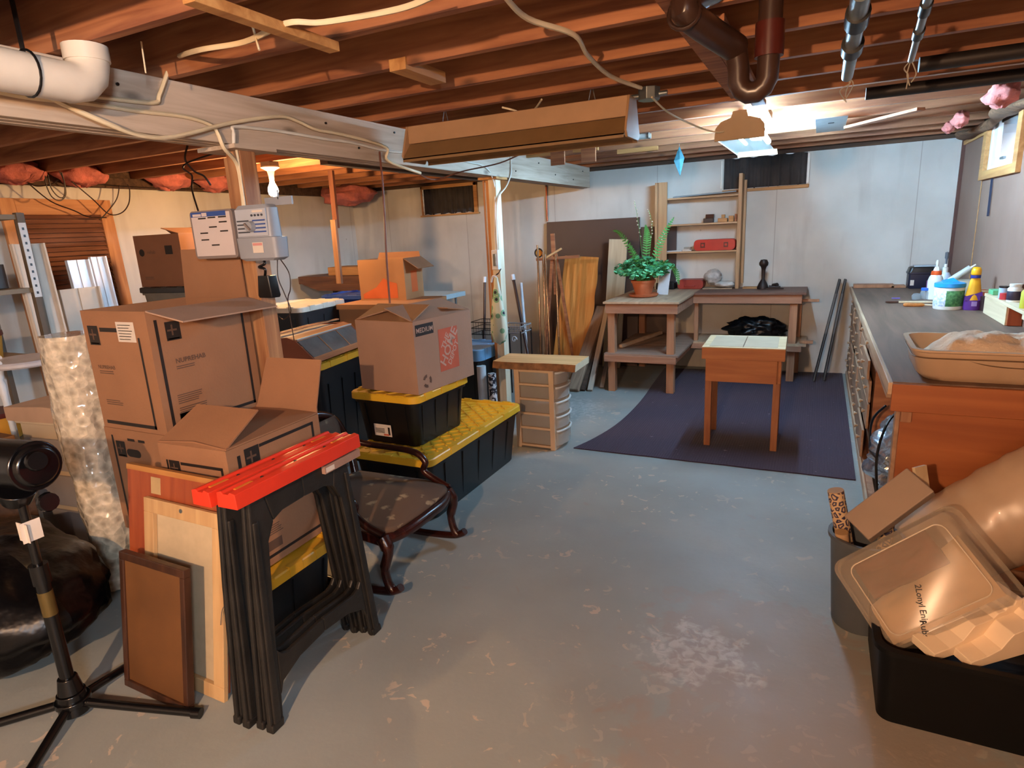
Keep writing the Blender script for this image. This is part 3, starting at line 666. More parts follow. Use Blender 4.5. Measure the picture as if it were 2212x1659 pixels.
def star(P, f, u, v, s=.075):
    P.rect(f, u, v, u+s*.85, v+s)
    X, Y = [Vector(a) for a in P.ax(f)]; n = X.cross(Y)
    # thin pale star laid over the black square
    P.text(f, '+', s*1.2, u+s*.02, v+s*.12, 2)
    P.rect(f, u+s*.1, v+s*.06, u+s*.75, v+s*.12, 2)
def prA(P):
    W, hh = .44, .53
    star(P, 'y-', .03, .38, .085); P.rect('y-', .115, .44, .235, .458)
    P.rect('y-', .365, .02, .378, .42); P.rect('y-', .03, .02, .378, .036)
    P.text('y-', 'NUPREHAB', .024, .05, .275, 2); P.lines('y-', .055, .262, .10, 2); P.lines('y-', .06, .13, .12, 3)
    P.rect('y-', .235, .40, .355, .485, 4); P.lines('y-', .245, .47, .095, 6, .003, .012)
    star(P, 'x+', .075, .395, .08); P.rect('x+', .03, .02, .044, .49); P.rect('x+', .03, .02, .475, .034); P.rect('x+', .462, .02, .475, .50)
    P.text('x+', 'NUPREHAB', .029, .095, .295, 2, .0006); P.lines('x+', .095, .278, .11, 2)
    P.lines('x+', .075, .155, .13, 5); P.lines('x+', .075, .098, .14, 4)
    P.rect('x+', .07, .035, .215, .078, 1); P.rect('x+', .074, .039, .211, .074, 0)
    u = .082
    while u < .2: P.rect('x+', u, .042, u+random.choice((.002, .004, .006)), .071, 1); u += .008
def prC(P):
    star(P, 'y-', .05, .40, .07)
    P.rect('y-', .035, .05, .045, .47); P.rect('y-', .115, .455, .34, .467); P.rect('y-', .33, .05, .342, .467)
    star(P, 'x+', .08, .43, .085); P.rect('x+', .045, .04, .06, .50); P.rect('x+', .155, .50, .46, .513); P.rect('x+', .447, .04, .46, .513); P.rect('x+', .045, .03, .46, .043)
    P.lines('x+', .08, .16, .15, 5); P.rect('x+', .08, .06, .2, .1, 2)
def prB(P):
    star(P, 'y-', .07, .37, .075); P.rect('y-', .045, .05, .058, .47); P.rect('y-', .16, .452, .21, .464); P.rect('y-', .235, .452, .28, .464)
    P.poly('y-', [(.16+.022*cos(a), .395+.019*sin(a)) for a in [radians(90+i*20) for i in range(10)]]+[(.215+.022*cos(a), .395+.019*sin(a)) for a in [radians(-90+i*20) for i in range(10)]])
carton('cardboard_box', 'tall open cardboard box with shipping label and black outlines, topmost at left', 'box', (-2.665, 1.845, .829), 0, .44, .515, .53,
       [('x+', .21, 191, .002, mCardPale), ('y+', .235, 92, .005), ('x-', .2, 262)], prA)
carton('cardboard_box', 'cardboard box with oval hand hole under the tall open box', 'box', (-2.665, 1.845, .325), 0, .45, .52, .499, [], prB, closed=True)
carton('cardboard_box', 'cardboard box with raised flaps behind the orange sawhorses', 'box', (-2.115, 1.695, .33), 2, .37, .50, .535,
       [('x-', .185, 3), ('x+', .185, 3), ('y-', .22, 28, .005), ('y+', .24, 112, .012)], prC)
def prHD(P):
    # x+ face: 0.55 wide (u), 0.42 high
    P.rect('x+', .015, .335, .175, .400, 1); P.text('x+', 'MEDIUM', .040, .021, .353, 5, .0004)
    P.rect('x+', .215, .09, .40, .345, 3)
    o = .215
    P.text('x+', 'THE', .056, o+.050, .215, 5, .0012, 55); P.text('x+', 'HOME', .088, o+.046, .112, 5, .0014, 55); P.text('x+', 'DEPOT', .050, o+.100, .112, 5, .0012, 55)
    # recycling arrows
    for i in range(3):
        a0 = radians(90+120*i); c = (.085, .065); r = .032
        pts = [(c[0]+(r+.008)*cos(a0+t), c[1]+(r+.008)*sin(a0+t)) for t in (0, .4, .8, 1.2)]+[(c[0]+(r-.010)*cos(a0+t), c[1]+(r-.010)*sin(a0+t)) for t in (1.2, .8, .4, 0)]
        P.poly('x+', pts, 2)
    P.rect('y-', .19, .0, .44, .42, 0)
mCardGrey = plain('moving box cardboard', '9c7b66', .8, .06, 5, .1, 90)
t = carton('cardboard_box', 'medium cardboard moving box with printed orange square on stacked black bins', 'box', (-2.21, 3.12, .716), -6, .45, .55, .42,
       [('x+', .23, 18, .004, mCardGrey), ('x-', .23, 14, .004, mCardGrey), ('y-', .2, 22, .01, mCardIn), ('y+', .2, 10, .01, mCardIn)], prHD, mats=[mCardGrey, mInk, mInk2, mOrangeInk, mPaper, plain('bare cardboard letters', 'b39383', .8, .04)])
def prOr(P):
    P.poly('y-', [(.03, .02), (.38, .02), (.38, .15), (.30, .17), (.25, .20), (.17, .12), (.03, .06)], 3)
    P.rect('x+', .12, .06, .24, .25, 3)
mCardOr = plain('sunlit cardboard', 'a87a52', .8, .05, 5)  # lighter tan cardboard shared by the house-print box and the labelled carton
pt = ony(845, 604, 4.5)
carton('cardboard_box', 'cardboard box with an orange house-shaped print standing on a closed carton', 'box', (-3.53, 4.68, 1.055), 8, .46, .36, .365,
       [('x+', .16, 215, .004), ('y+', .05, 100, .01)], prOr, mats=[mCardOr, mInk, mInk2, plain('bright orange print', 'c9622f', .7, .05), mPaper])
def prLid(P): P.rect('x+', .03, .33, .30, .42, 4); P.text('x+', 'FREE 24', .05, .05, .35, 1, .001)
carton('cardboard_box', 'closed pale carton with white printed label under the orange-printed box', 'box', (-3.42, 4.52, .62), 4, .72, .62, .43, [], prLid, closed=True, mats=[mCardOr, mInk, mInk2, mOrangeInk, plain('white label', 'dcdad2', .6, .03)])
G().box((-.374, -.325, .395), (.374, .325, .4365)).build('lid', mCardOr, [o for o in S.objects if o.get('label', '').startswith('closed pale')][0])
def prBk(P):
    P.rect('y-', .33, .26, .41, .33); P.poly('y-', [(.07+.03*cos(radians(i*30)), .28+.03*sin(radians(i*30))) for i in range(12)])
    P.text('y-', 'rehab', .04, .13, .27, 2); P.lines('y-', .06, .08, .12, 3)
carton('cardboard_box', 'brown carton with round and square marks on grey bins by the left wall', 'box', (-4.90, 3.58, 1.30), 6, .50, .4, .42, [('y+', .1, 30), ('x+', .2, 14)], prBk, mats=[plain('dark cardboard', '80553a', .8, .07, 5), mInk, mInk2, mOrangeInk, mPaper])
# pale sheet with round hole behind the controller
g = G().box((-.36, -.01, 0), (.10, .01, .42)); g.cyl((-.22, -.0115, .27), (-.22, -.011, .27), .035, seg=20, mi=1); g.bar((-.03, -.012, .28), (.09, -.012, .17), .003, .012, 2)
t = tag(g.build('packing_board', [plain('pale green board', 'aab5a6', .6, .04), plain('tape grey', '8b9594', .4), mInk]), 'pale greenish board with a round mark behind the sprinkler controller', 'board'); t.location = (-4.18, 3.50, 1.305)

def tote(name, label, cat, loc, rz, w, d, h, body, lid, ribs=4, latt=True, group=None, paper=False, lidh=.045):
    t = thing(name, label, cat, loc, rz, group)
    g = G(); bw, bd = w-.05, d-.05; L = []
    for z, k in ((0, .88), (.01, .90), (h*.5, .95), (h-lidh, 1.0)): L.append(rrect(bw*k, bd*k, .05, z))
    g.loops(L)
    # vertical grooves of the side walls
    for i in range(ribs):
        y = -d*.34+d*.68*i/(ribs-1)
        for s in (-1, 1):
            x0, x1 = s*(bw*.90/2-.001), s*(bw*.995/2+.003)
            g.bar((x0, y*.93, h*.10), (x1, y, h*.8), .010, .006, 1, (s, 0, 0))
    for i in range(max(2, ribs-1)):
        x = -w*.3+w*.6*i/(max(2, ribs-1)-1)
        for s in (-1, 1): g.bar((x*.93, s*(bd*.90/2-.001), h*.10), (x, s*(bd*.995/2+.003), h*.8), .010, .006, 1, (0, s, 0))
    g.loops([rrect(bw+.022, bd+.022, .055, h-lidh-.018), rrect(bw+.024, bd+.024, .055, h-lidh-.002)])
    mb = [body, body, mPaper, mOrangeInk, mInk]
    if paper:
        y = -bd*.955/2-.004
        g.quad((-.10, y+.004, .05), (.03, y+.004, .05), (.03, y, .125), (-.10, y, .125), 2); 
        for i in range(4): g.quad((-.09, y+.001-.0005, .095-.008*i), (-.02, y+.001-.0005, .095-.008*i), (-.02, y, .099-.008*i), (-.09, y, .099-.008*i), 4)
        g.quad((-.03, y+.002, .055), (.01, y+.002, .055), (.01, y+.001, .066), (-.03, y+.001, .066), 3)
        g.quad((.005, y+.0015, .06), (.02, y+.0015, .06), (.02, y-.0005, .11), (.005, y-.0005, .11), 4)
    g.build('body', mb, t, smooth=35)
    if lid:
        g = G(); r = .06
        z0 = h-lidh
        g.loops([rrect(w-.012, d-.012, r, z0), rrect(w, d, r, z0+.004), rrect(w-.002, d-.002, r, h-.006), rrect(w-.012, d-.012, r, h), rrect(w-.06, d-.06, r-.02, h), rrect(w-.075, d-.075, r-.02, h-.012)])
        for s in (-1, 1):
            for k in (-.28, 0, .28):
                g.box((s*(w/2-.012)-.008, k*d-.035, z0+.006), (s*(w/2-.012)+.014, k*d+.035, h+.004)); 
                g.box((k*w-.03, s*(d/2-.012)-.008, z0+.006), (k*w+.03, s*(d/2-.012)+.014, h+.004))
        if latt:
            n = int(max(2, round((d-.16)/.1))); lw = w-.13; ld = d-.13
            for i in range(-n, n+1):
                for sg in (-1, 1):
                    pts = []
                    yc = i*ld/n/1.0
                    a = Vector((-lw/2, yc-sg*lw/2, h-.010)); b = Vector((lw/2, yc+sg*lw/2, h-.010))
                    # clip to the lid panel
                    def clip(a, b):
                        a, b = a.copy(), b.copy()
                        for lim, s2 in ((ld/2, 1), (-ld/2, -1)):
                            for p, q in ((a, b), (b, a)):
                                if (p.y-lim)*s2 > 0:
                                    if (q.y-lim)*s2 >= 0: return None
                                    tt = (lim-p.y)/(q.y-p.y); p.x, p.y = p.x+(q.x-p.x)*tt, lim
                        return a, b
                    c = clip(a, b)
                    if c and (c[0]-c[1]).length > .03: g.bar(c[0], c[1], .010, .008)
        g.build('lid', lid, t, smooth=35)
    return t
mBin = plain('black bin plastic', '0b0c0f', .42, .1, 14)
mYel = plain('yellow lid', 'd8a92a', .4, .05, 6)
mYelB = plain('golden lid', 'c99424', .4, .05, 6)
tote('storage_bin', 'long black storage bin with yellow latticed lid on the floor in mid room', 'storage bin', (-2.14, 3.24, 0), 0, .58, 1.22, .40, mBin, mYel, 5)
tote('storage_bin', 'small black storage bin with yellow lid and white label under the moving box', 'storage bin', (-2.25, 3.08, .392), -2, .51, .60, .32, mBin, mYel, 4, paper=True)
tote('storage_bin', 'low black storage bin with yellow lid seen through the folded sawhorses', 'storage bin', (-2.10, 1.62, 0), 1, .52, .54, .328, mBin, mYelB, 3, latt=False)
tote('storage_bin', 'black storage bin with golden lid under the wooden display case', 'storage bin', (-3.36, 3.42, .0), 10, .60, .80, .785, mBin, mYelB, 4)
tote('storage_bin', 'dark bin mostly hidden below the box with the hand hole', 'storage bin', (-2.67, 1.86, 0), 0, .48, .54, .323, mBin, mBin, 3, latt=False)
tote('storage_bin', 'dark grey bin with white lid behind the wooden display case', 'storage bin', (-4.02, 4.00, .62), 8, .52, .66, .47, plain('dark grey bin', '24272a', .4), plain('cream white lid', 'c9c4b4', .4), 3, latt=False)
tote('storage_bin', 'blue storage bin with handle notch beside the white-lidded bin', 'storage bin', (-4.18, 4.95, .62), 12, .56, .52, .46, plain('blue bin', '203a8c', .38, .08), plain('blue bin lid', '2c4a9c', .38, .08), 3, latt=False)
tote('storage_bin', 'grey storage bin with dark lid supporting the carton at far left', 'storage bin', (-4.85, 3.58, .86), 6, .62, .5, .437, plain('grey bin', '6e675c', .45), plain('dark lid', '2f2d2b', .4), 3, latt=False)
tote('storage_bin', 'pale blue bin with dark grey handles behind the yellow-lidded long bin', 'storage bin', (-2.77, 4.72, 0), 0, .50, .5, .64, plain('black grey bin side', '17191b', .4), plain('pale blue lid', '6f9ec4', .35), 3, latt=False, lidh=.10)
# rough table under the left stacks so that the bins stand on something
t = thing('storage_table', 'low dark table mostly hidden under the grey, blue and white-lidded bins', 'table')
G().box((-5.3, 3.28, .57), (-3.80, 5.35, .62)).build('table_top', mSill, t)
for x, y in ((-5.25, 3.33), (-3.85, 3.33), (-5.25, 5.3), (-3.85, 5.3)): G().box((x-.03, y-.03, 0), (x+.03, y+.03, .57)).build('leg', mSill, t)
carton('cardboard_box', 'plain dark carton on the floor under the pale labelled carton', 'box', (-3.40, 4.55, 0), 4, .7, .6, .62, [], None, closed=True, mats=[plain('dark cardboard', '80553a', .8, .07, 5)])
tote('storage_bin', 'grey bin under the dark-lidded grey bin at far left', 'storage bin', (-4.85, 3.58, .62), 6, .6, .48, .24, plain('grey bin', '6e675c', .45), None, 3)

# wooden display case with sloped glass front
t = thing('display_case', 'wooden tabletop display case with sloping glass front and loose slats on top', 'display case', (-3.30, 3.40, .787), 10)
prof = [(-.30, 0), (.18, 0), (.235, .02), (.08, .17), (.02, .19), (-.30, .17)]
mCase = wood('case wood', '8c5534', 'b27a50', 1, 1, .5)
for s in (-1, 1): G().prism([(x, s*.37-(.012 if s > 0 else 0), z) for x, z in prof], (0, .012, 0)).build('side_panel', plain('red brown panel', '8a4a30', .5, .1), t, bevel=.002)
G().box((-.30, -.358, 0), (.19, .358, .015)).build('base', mCase, t)
G().prism([(.02, -.358, .178), (.09, -.358, .158), (.09, -.358, .170), (.02, -.358, .19)], (0, .716, 0)).build('top_rail', mCase, t, bevel=.002)
G().prism([(.19, -.358, 0), (.235, -.358, .02), (.205, -.358, .052), (.165, -.358, .03)], (0, .716, 0)).build('front_rail', mCase, t, bevel=.002)
G().prism([(.205, -.35, .048), (.092, -.35, .160), (.088, -.35, .157), (.201, -.35, .045)], (0, .70, 0)).build('glass', plain('dusty glass', '6d6763', .15, .25, 8), t)
for y in (-.12, .12): G().prism([(.208, y, .049), (.095, y, .162), (.09, y, .158), (.203, y, .045)], (0, .008, 0)).build('divider', mCase, t)
G().box((.082, -.355, .168), (.094, .355, .176)).build('bright_strip', plain('aluminium strip', 'd8dcde', .3, metal=.5), t)
G().box((-.30, -.358, .160), (.02, .358, .172)).build('top_panel', plain('white laminate', 'b8a796', .5), t)
for i, (y, a) in enumerate(((-.2, .3), (0, .25), (.18, .28), (.26, .2))):
    o = tag(G().box((-.2, -.012, 0), (.2, .012, .01)).build('loose_stick', mCase), 'thin loose slat on top of the display case, one of four', 'slat', 'loose slats on the display case')
    rr = radians(10); lx, ly = -.12, y
    o.location = (-3.30+lx*cos(rr)-ly*sin(rr), 3.40+lx*sin(rr)+ly*cos(rr), .787+.1925); o.rotation_euler = (0, 0, a+rr+1.2)

# wall shelf planks and long pale board behind the bins
t = thing('wall_shelf', 'rough wooden shelf on the far left with stacked planks behind the blue bin', 'shelf')
G().box((-5.75, 5.75, 1.10), (-4.35, 6.35, 1.19)).build('shelf_board', wood('dark shelf wood', '5a3a28', '7d5439', 0, 1), t, bevel=.004)
G().prism([(-5.70, 5.75, 1.10), (-4.35, 5.75, 1.10), (-4.35, 5.75, 1.01), (-5.45, 5.75, 1.02)], (0, .05, 0)).build('apron', wood('dark shelf wood', '5a3a28', '7d5439', 0, 1), t)
for x in (-5.6, -4.5): G().box((x-.03, 6.2, 0), (x+.03, 6.3, 1.10)).build('leg', mSill, t)
tag(G().box((-5.35, 5.85, 1.192), (-4.3, 6.2, 1.29)).build('plank_stack', mPineX, bevel=.003), 'thick pale plank lying on the rough wall shelf', 'plank')
t = thing('folding_table', 'pale blue-white edged table behind the box with the orange house print', 'table')
G().box((-4.60, 5.45, .94), (-3.5, 5.95, .99)).build('table_top', plain('pale blue board', 'a9bfc8', .5, .04), t, bevel=.003)
for x, y in ((-4.5, 5.5), (-3.6, 5.5), (-4.5, 5.9), (-3.6, 5.9)): G().cyl((x, y, 0), (x, y, .94), .012).build('leg', mSteel, t)
t = thing('timber_prop', 'thin upright timber strip hanging from the joists left of the small dark-curtained window', 'timber')
a = ony(718, 398, 4.9); b = ony(738, 608, 4.9)
G().bar((a.x, 4.9, 2.26), (a.x-.01, 4.9, 1.72), .055, .03).build('upper_strip', wood('red brown strip', '5a3426', '7a4a34', 2), t)
G().bar((a.x-.01, 4.87, 1.80), (b.x, 4.87, 1.18), .06, .03).build('lower_strip', wood('tan strip', '84604a', 'a07c60', 2), t)
# ---------------------------------------------------------------- sprinkler controller on the post
t = thing('sprinkler_controller', 'grey sprinkler controller with dial and open door chart on the timber post', 'controller', (-2.26, 2.055, 1.53), 3)
mCtl = plain('controller grey', '8f939b', .45, .05); mCtlD = plain('controller brown grey', '7c6f6a', .5, .05)
g = G()
g.loops([rrect(.23, .075, .02, z) for z in (0, .015)], 0)
g = G(); L = []
for z, w_, d_ in ((0, .19, .06), (.012, .225, .085), (.10, .23, .09), (.102, .205, .08), (.225, .20, .07), (.24, .17, .06)): L.append(rrect(w_, d_, .02, z, 4, .02 if z < .101 else .01))
g.loops(L); g.build('housing', mCtl, t, smooth=35)
mBlue = plain('blue print', '2c4a8c', .5, .05)
f = G(); y = -.0385
f.box((-.075, y-.004, .108), (.10, y, .222), 0)
for i in range(4):
    z = .122+.016*i; f.quad((-.07, y-.005, z), (.0, y-.005, z), (.0, y-.005, z+.006), (-.07, y-.005, z+.006), 2); f.quad((.02, y-.005, z), (.093, y-.005, z), (.093, y-.005, z+.006), (.02, y-.005, z+.006), 1)
for i in range(4): f.cyl((.022+.019*i, y-.004, .195), (.022+.019*i, y-.008, .195), .005, seg=10, mi=2)
f.quad((.025, y-.005, .207), (.085, y-.005, .207), (.085, y-.005, .216), (.025, y-.005, .216), 3)
f.build('face_panel', [plain('face silver', 'a9aeb8', .35, .04), mBlue, plain('dark grey print', '3b3f47', .5), mPaper], t)
g = G(); g.cyl((.012, y-.004, .148), (.012, y-.026, .148), .024, .021, 24).bar((.012-.014, y-.03, .162), (.012+.014, y-.03, .134), .007, .010, 1, (0, 1, 0)); g.build('dial', [mCtl, mCtlD], t, smooth=40)
g = G().box((.005, -.047, .035), (.065, -.0455, .08), 0).box((.008, -.0475, .066), (.062, -.047, .077), 1); g.build('warning_label', [mPaper, plain('pink label bar', 'c98a86', .6)], t)
g = G(); rim = rrect(.265, .215, .02, 0, 4)
g.loops([[Vector((p.x-.235, zz, p.y+.125)) for p in rim] for zz in (-.03, .0)]); g.build('door', mCtlD, t, smooth=35)
g = G().box((-.355, -.033, .03), (-.118, -.0305, .222), 0).box((-.355, -.0345, .205), (-.14, -.033, .226), 1).box((-.342, -.036, .207), (-.29, -.0345, .218), 0).box((-.285, -.036, .207), (-.255, -.0345, .222), 0)
for (cx, zs) in ((-.31, (.195, .13, .1)), (-.25, (.197, .155, .075)), (-.185, (.197, .175, .135))):
    for z in zs: g.box((cx-.002, -.0345, z), (cx+.045, -.033, z+.006), 2)
g.build('chart', [plain('chart paper', 'c3b7b4', .6, .03), mBlue, mInk], t)
tag(G().box((-2.24, 2.10, 1.765), (-2.08, 2.11, 1.80)).box((-2.16, 2.1, 1.79), (-2.155, 2.105, 1.83)).build('metal_strip', mCtl), 'grey strip standing up behind the sprinkler controller', 'strip')
# black power brick with coiled cord below
t = thing('power_adapter', 'black power adapter with coiled cord hanging below the controller', 'adapter', (-2.28, 2.09, 1.36), -6)
G().loops([rrect(.09, .05, .008, 0), rrect(.10, .055, .008, .01), rrect(.075, .05, .008, .10)]).build('adapter', mBlack, t, smooth=35)
G().tube(spline([(0, -.01, .10), (.02, -.02, .13), (-.02, -.02, .14), (.025, -.02, .155), (.0, -.01, .18)], 8), .006, 8).build('cord', mBlack, t, smooth=60)
wire([(-2.19, 2.08, 1.53), (-2.19, 2.07, 1.45), (-2.165, 2.07, 1.38), (-2.15, 2.08, 1.30), (-2.2, 2.08, 1.26), (-2.25, 2.1, 1.27)], .0025, mCableDk, 'thin dark wire looping down from the controller, left one', 'wire', 'wire')
wire([(-2.17, 2.08, 1.53), (-2.12, 2.07, 1.47), (-2.125, 2.07, 1.40), (-2.16, 2.08, 1.34), (-2.165, 2.09, 1.16)], .0025, mCableDk, 'thin dark wire looping down from the controller, right one', 'wire', 'wire')

# ---------------------------------------------------------------- two folded plastic sawhorses
mSaw = plain('dirty black plastic', '1b1815', .5, .45, 9, .2, 40); mRed = plain('orange red plastic', 'd2351d', .38, .06)
def leg_frame(x, tilt=0.0, ht=.82):
    """one moulded frame in the plane x: slim legs, top panel, arched lower rail round a large opening"""
    g = G(); th = .018
    def P(y, z, dx=0): return Vector((x+tilt*z+dx, y*.87, z))
    for s in (-1, 1):
        g.prism([P(s*.350, 0), P(s*.285, 0), P(s*.272, .10), P(s*.258, .27), P(s*.208, ht-.17), P(s*.17, ht-.11), P(s*.2, ht), P(s*.268, ht), P(s*.305, ht*.62)][::s], (th, 0, 0))
        g.prism([P(s*.272, .10), P(s*.25, .145), P(s*.15, .180), P(0, .192), P(0, .245), P(s*.2, .235), P(s*.235, .245), P(s*.258, .27)][::s], (th, 0, 0))
        g.prism([P(s*.17, ht-.11), P(s*.12, ht-.092), P(0, ht-.088), P(0, ht), P(s*.2, ht)][::s], (th, 0, 0))
        g.prism([P(s*.336, .0, -.005), P(s*.300, .0, -.005), P(s*.245, ht-.08, -.005), P(s*.270, ht-.08, -.005)][::s], (th+.012, 0, 0))
        g.prism([P(s*.350, .0, -.008), P(s*.29, .0, -.008), P(s*.285, .03, -.008), P(s*.346, .03, -.008)][::s], (th+.016, 0, 0))
    return g
for n, (xx, yy, lab) in enumerate(((-1.595, 1.47, 'folded black plastic sawhorse with orange top, nearest the open floor'), (-1.683, 1.455, 'folded black plastic sawhorse with orange top, nearer the cardboard box'))):
    t = thing('sawhorse', lab, 'sawhorse', (xx, yy, 0), 1.5 if n == 0 else 0, 'folded sawhorses')
    leg_frame(.016, -.018).build('leg_frame', mSaw, t, bevel=.005)
    leg_frame(-.030, .012).build('leg_frame', mSaw, t, bevel=.006)
    g = G(); g.prism([(-.044, -.295, .815), (.040, -.295, .815), (.037, -.295, .865), (.015, -.295, .870), (.008, -.295, .862), (-.015, -.295, .862), (-.022, -.295, .870), (-.041, -.295, .865)], (0, .60, 0))
    for yq in (-.26, .19): g.box((-.008, yq, .862), (.006, yq+.07, .8665), 1)
    for yq in (-.15, 0., .15): g.cyl((.0, yq, .861), (.0, yq, .866), .006, seg=10, mi=2)
    g.build('top_rail', [mRed, plain('orange insert', 'd8772a', .4), mInk], t, bevel=.006)
    if n == 0:
        G().box((.0, .10, .778), (.036, .30, .808)).box((.0361, .105, .782), (.0365, .15, .80), 1).build('sticker', [plain('faded sticker', '9b7a6a', .5), mPaper], t)
# ---------------------------------------------------------------- frames leaning on the box
def lean(name, label, cat, x, y, w, h, th, ang, rz=0):
    t = thing(name, label, cat, (x, y, 0)); t.rotation_euler = (radians(-ang), 0, radians(rz)); return t
t = lean('red_board', 'red-brown panel with small cream label leaning behind the canvas frames', 'panel', -2.13, 1.24, .55, .8, .02, 9.8)
mRedW = wood('red brown wood', '8a3f26', 'a6542f', 2, 1, .45, False)
G().box((-.275, 0, 0.002), (.275, .014, .795)).build('panel', mRedW, t); G().box((-.275, -.004, .78), (.275, .02, .80)).build('edge_strip', wood('yellow wood strip', 'a56a33', 'c08a4c', 0), t)
G().box((-.13, -.0015, .70), (-.075, 0, .765)).build('label', plain('cream label', 'b59a6e', .6), t)
t = lean('canvas_frame', 'back of a stretched canvas on a pale wood frame leaning on the red panel', 'frame', -2.05, 1.207, .45, .7, .02, 10, -1)
mStr = wood('stretcher wood', 'b08a5e', 'cba878', 2, .8, .6, False)
w2, h2 = .222, .695
for lo, hi in (((-w2, 0, 0.002), (w2, .018, .055)), ((-w2, 0, h2-.055), (w2, .018, h2)), ((-w2, 0, .055), (-w2+.055, .018, h2-.055)), ((w2-.055, 0, .055), (w2, .018, h2-.055))): G().box(lo, hi).build('stretcher_bar', mStr, t, bevel=.002)
G().box((-w2+.003, .0185, .004), (w2-.003, .021, h2-.003)).build('canvas', plain('raw canvas', 'b9a788', .8, .05, 30), t)
G().cyl((0, -.003, h2-.02), (0, 0, h2-.02), .008, seg=10).build('hanger', mSteel, t); G().tube(spline([(w2, .0, .45), (w2+.04, -.01, .40), (w2+.01, -.01, .36), (w2+.0, -.01, .30)], 6), .0015, 5).build('hanging_wire', mSteel, t)
t = lean('picture_frame', 'dark framed picture with brown backing leaning in front, shortest of the frames', 'frame', -2.085, 1.115, .37, .52, .03, 9, -1)
w3, h3 = .185, .53; mDkF = wood('dark frame wood', '2a1810', '4a2c1c', 2, 1, .4, False)
for lo, hi in (((-w3, 0, 0.002), (w3, .028, .03)), ((-w3, 0, h3-.03), (w3, .028, h3)), ((-w3, 0, .03), (-w3+.024, .028, h3-.03)), ((w3-.024, 0, .03), (w3, .028, h3-.03))): G().box(lo, hi).build('frame_bar', mDkF, t, bevel=.003)
G().box((-w3+.02, .008, .025), (w3-.02, .012, h3-.025)).build('backing', plain('brown backing paper', '64401f', .6, .2, 4), t)

# ---------------------------------------------------------------- black pedestal stand
t = thing('pedestal_stand', 'black metal pedestal stand with drum-shaped head and clamp knobs at left', 'stand', (-2.285, .955, 0))
mBlk = plain('black enamel', '0a0a0c', .22, .1)
g = G(); g.cyl((0, 0, .02), (0, 0, .10), .05, .045, 20).cyl((0, 0, .10), (0, 0, .16), .04, .03, 20).cyl((0, 0, .055), (0, 0, .075), .056, seg=20); g.build('hub', mBlk, t, smooth=40, bevel=.003)
for tx, ty in ((.44, .17), (-.055, .26), (-.28, -.25), (.16, -.24)):
    v = Vector((tx, ty, 0)); d = v.normalized()
    G().cyl(d*.04+Vector((0, 0, .055)), v+Vector((0, 0, .02)), .0155, seg=12).cyl(v-d*.03+Vector((0, 0, .0205)), v+Vector((0, 0, .019)), .019, seg=12).build('leg', mBlk, t, smooth=40)
G().cyl((0, 0, .15), (0, 0, .55), .022, seg=16).cyl((0, 0, .53), (0, 0, .60), .028, seg=16).build('lower_pole', mBlk, t, smooth=40)
G().cyl((0, 0, .41), (0, 0, .50), .0228, seg=16).build('brass_section', plain('old brass', '6b5a33', .35, .15, metal=.6), t, smooth=40)
G().cyl((0, 0, .58), (0, 0, .86), .014, seg=14).build('upper_pole', mBlk, t, smooth=40)
G().cyl((-.26, 0, .94), (.10, .02, .955), .078, .080, 28).cyl((.09, .02, .955), (.115, .021, .956), .074, .060, 24).cyl((-.03, 0, .82), (-.01, 0, .87), .04, .06, 20).build('drum_head', mBlk, t, smooth=40, bevel=.004)
for dx, dz in ((.15, .985), (.16, .85)): 
    G().cyl((dx-.06, .01, dz-.02), (dx-.01, .005, dz), .008).lathe([(.0, -.012), (.028, -.012), (.032, 0), (.028, .012), (0, .012)], (dx, 0, dz), 14, 0, Matrix.Rotation(radians(80), 3, 'Y')).build('knob', mBlk, t, smooth=40)
g = G().box((.0145, -.03, .69), (.017, .03, .76)).box((-.03, -.018, .69), (.03, -.016, .755)); g.build('label', mPaper, t)

# big black refuse bag with folds
def lumpy(name, mat, c, r, label, cat, amp=.06, seed=1, nu=64, nv=34, flat=.0, M=None, smooth=70, pinch=None):
    from mathutils import noise
    g = G(); sd = Vector((seed*7.3, seed*3.1, seed*1.7))
    def fn(u, v):
        th = u*2*pi; ph = (v-.5)*pi
        n = Vector((cos(ph)*cos(th), cos(ph)*sin(th), sin(ph)))
        q = 1+amp*(noise.noise(n*1.7+sd)*1.6+noise.noise(n*4.2+sd)*.9)+amp*.8*(abs(noise.noise(n*7+sd))-.2)
        p = Vector((n.x*r[0]*q, n.y*r[1]*q, n.z*r[2]*q))
        if pinch and n.z > .7: k = (n.z-.7)/.3; p.x *= 1-pinch*k; p.y *= 1-pinch*k
        p.z = max(p.z, -r[2]*(1-flat))
        if M: p = M @ p
        return p+Vector(c)
    g.grid(fn, nu, nv); o = g.build(name, mat, smooth=smooth)
    if label: tag(o, label, cat)
    return o
mBag = plain('glossy black bag', '050507', .34, .2, 6, .8, 11, spec=.3)
lumpy('refuse_bag', mBag, (-3.02, 1.06, .262), (.60, .37, .255), 'big full black plastic bag on the floor behind the pedestal stand', 'bag', .07, 2, flat=.02)

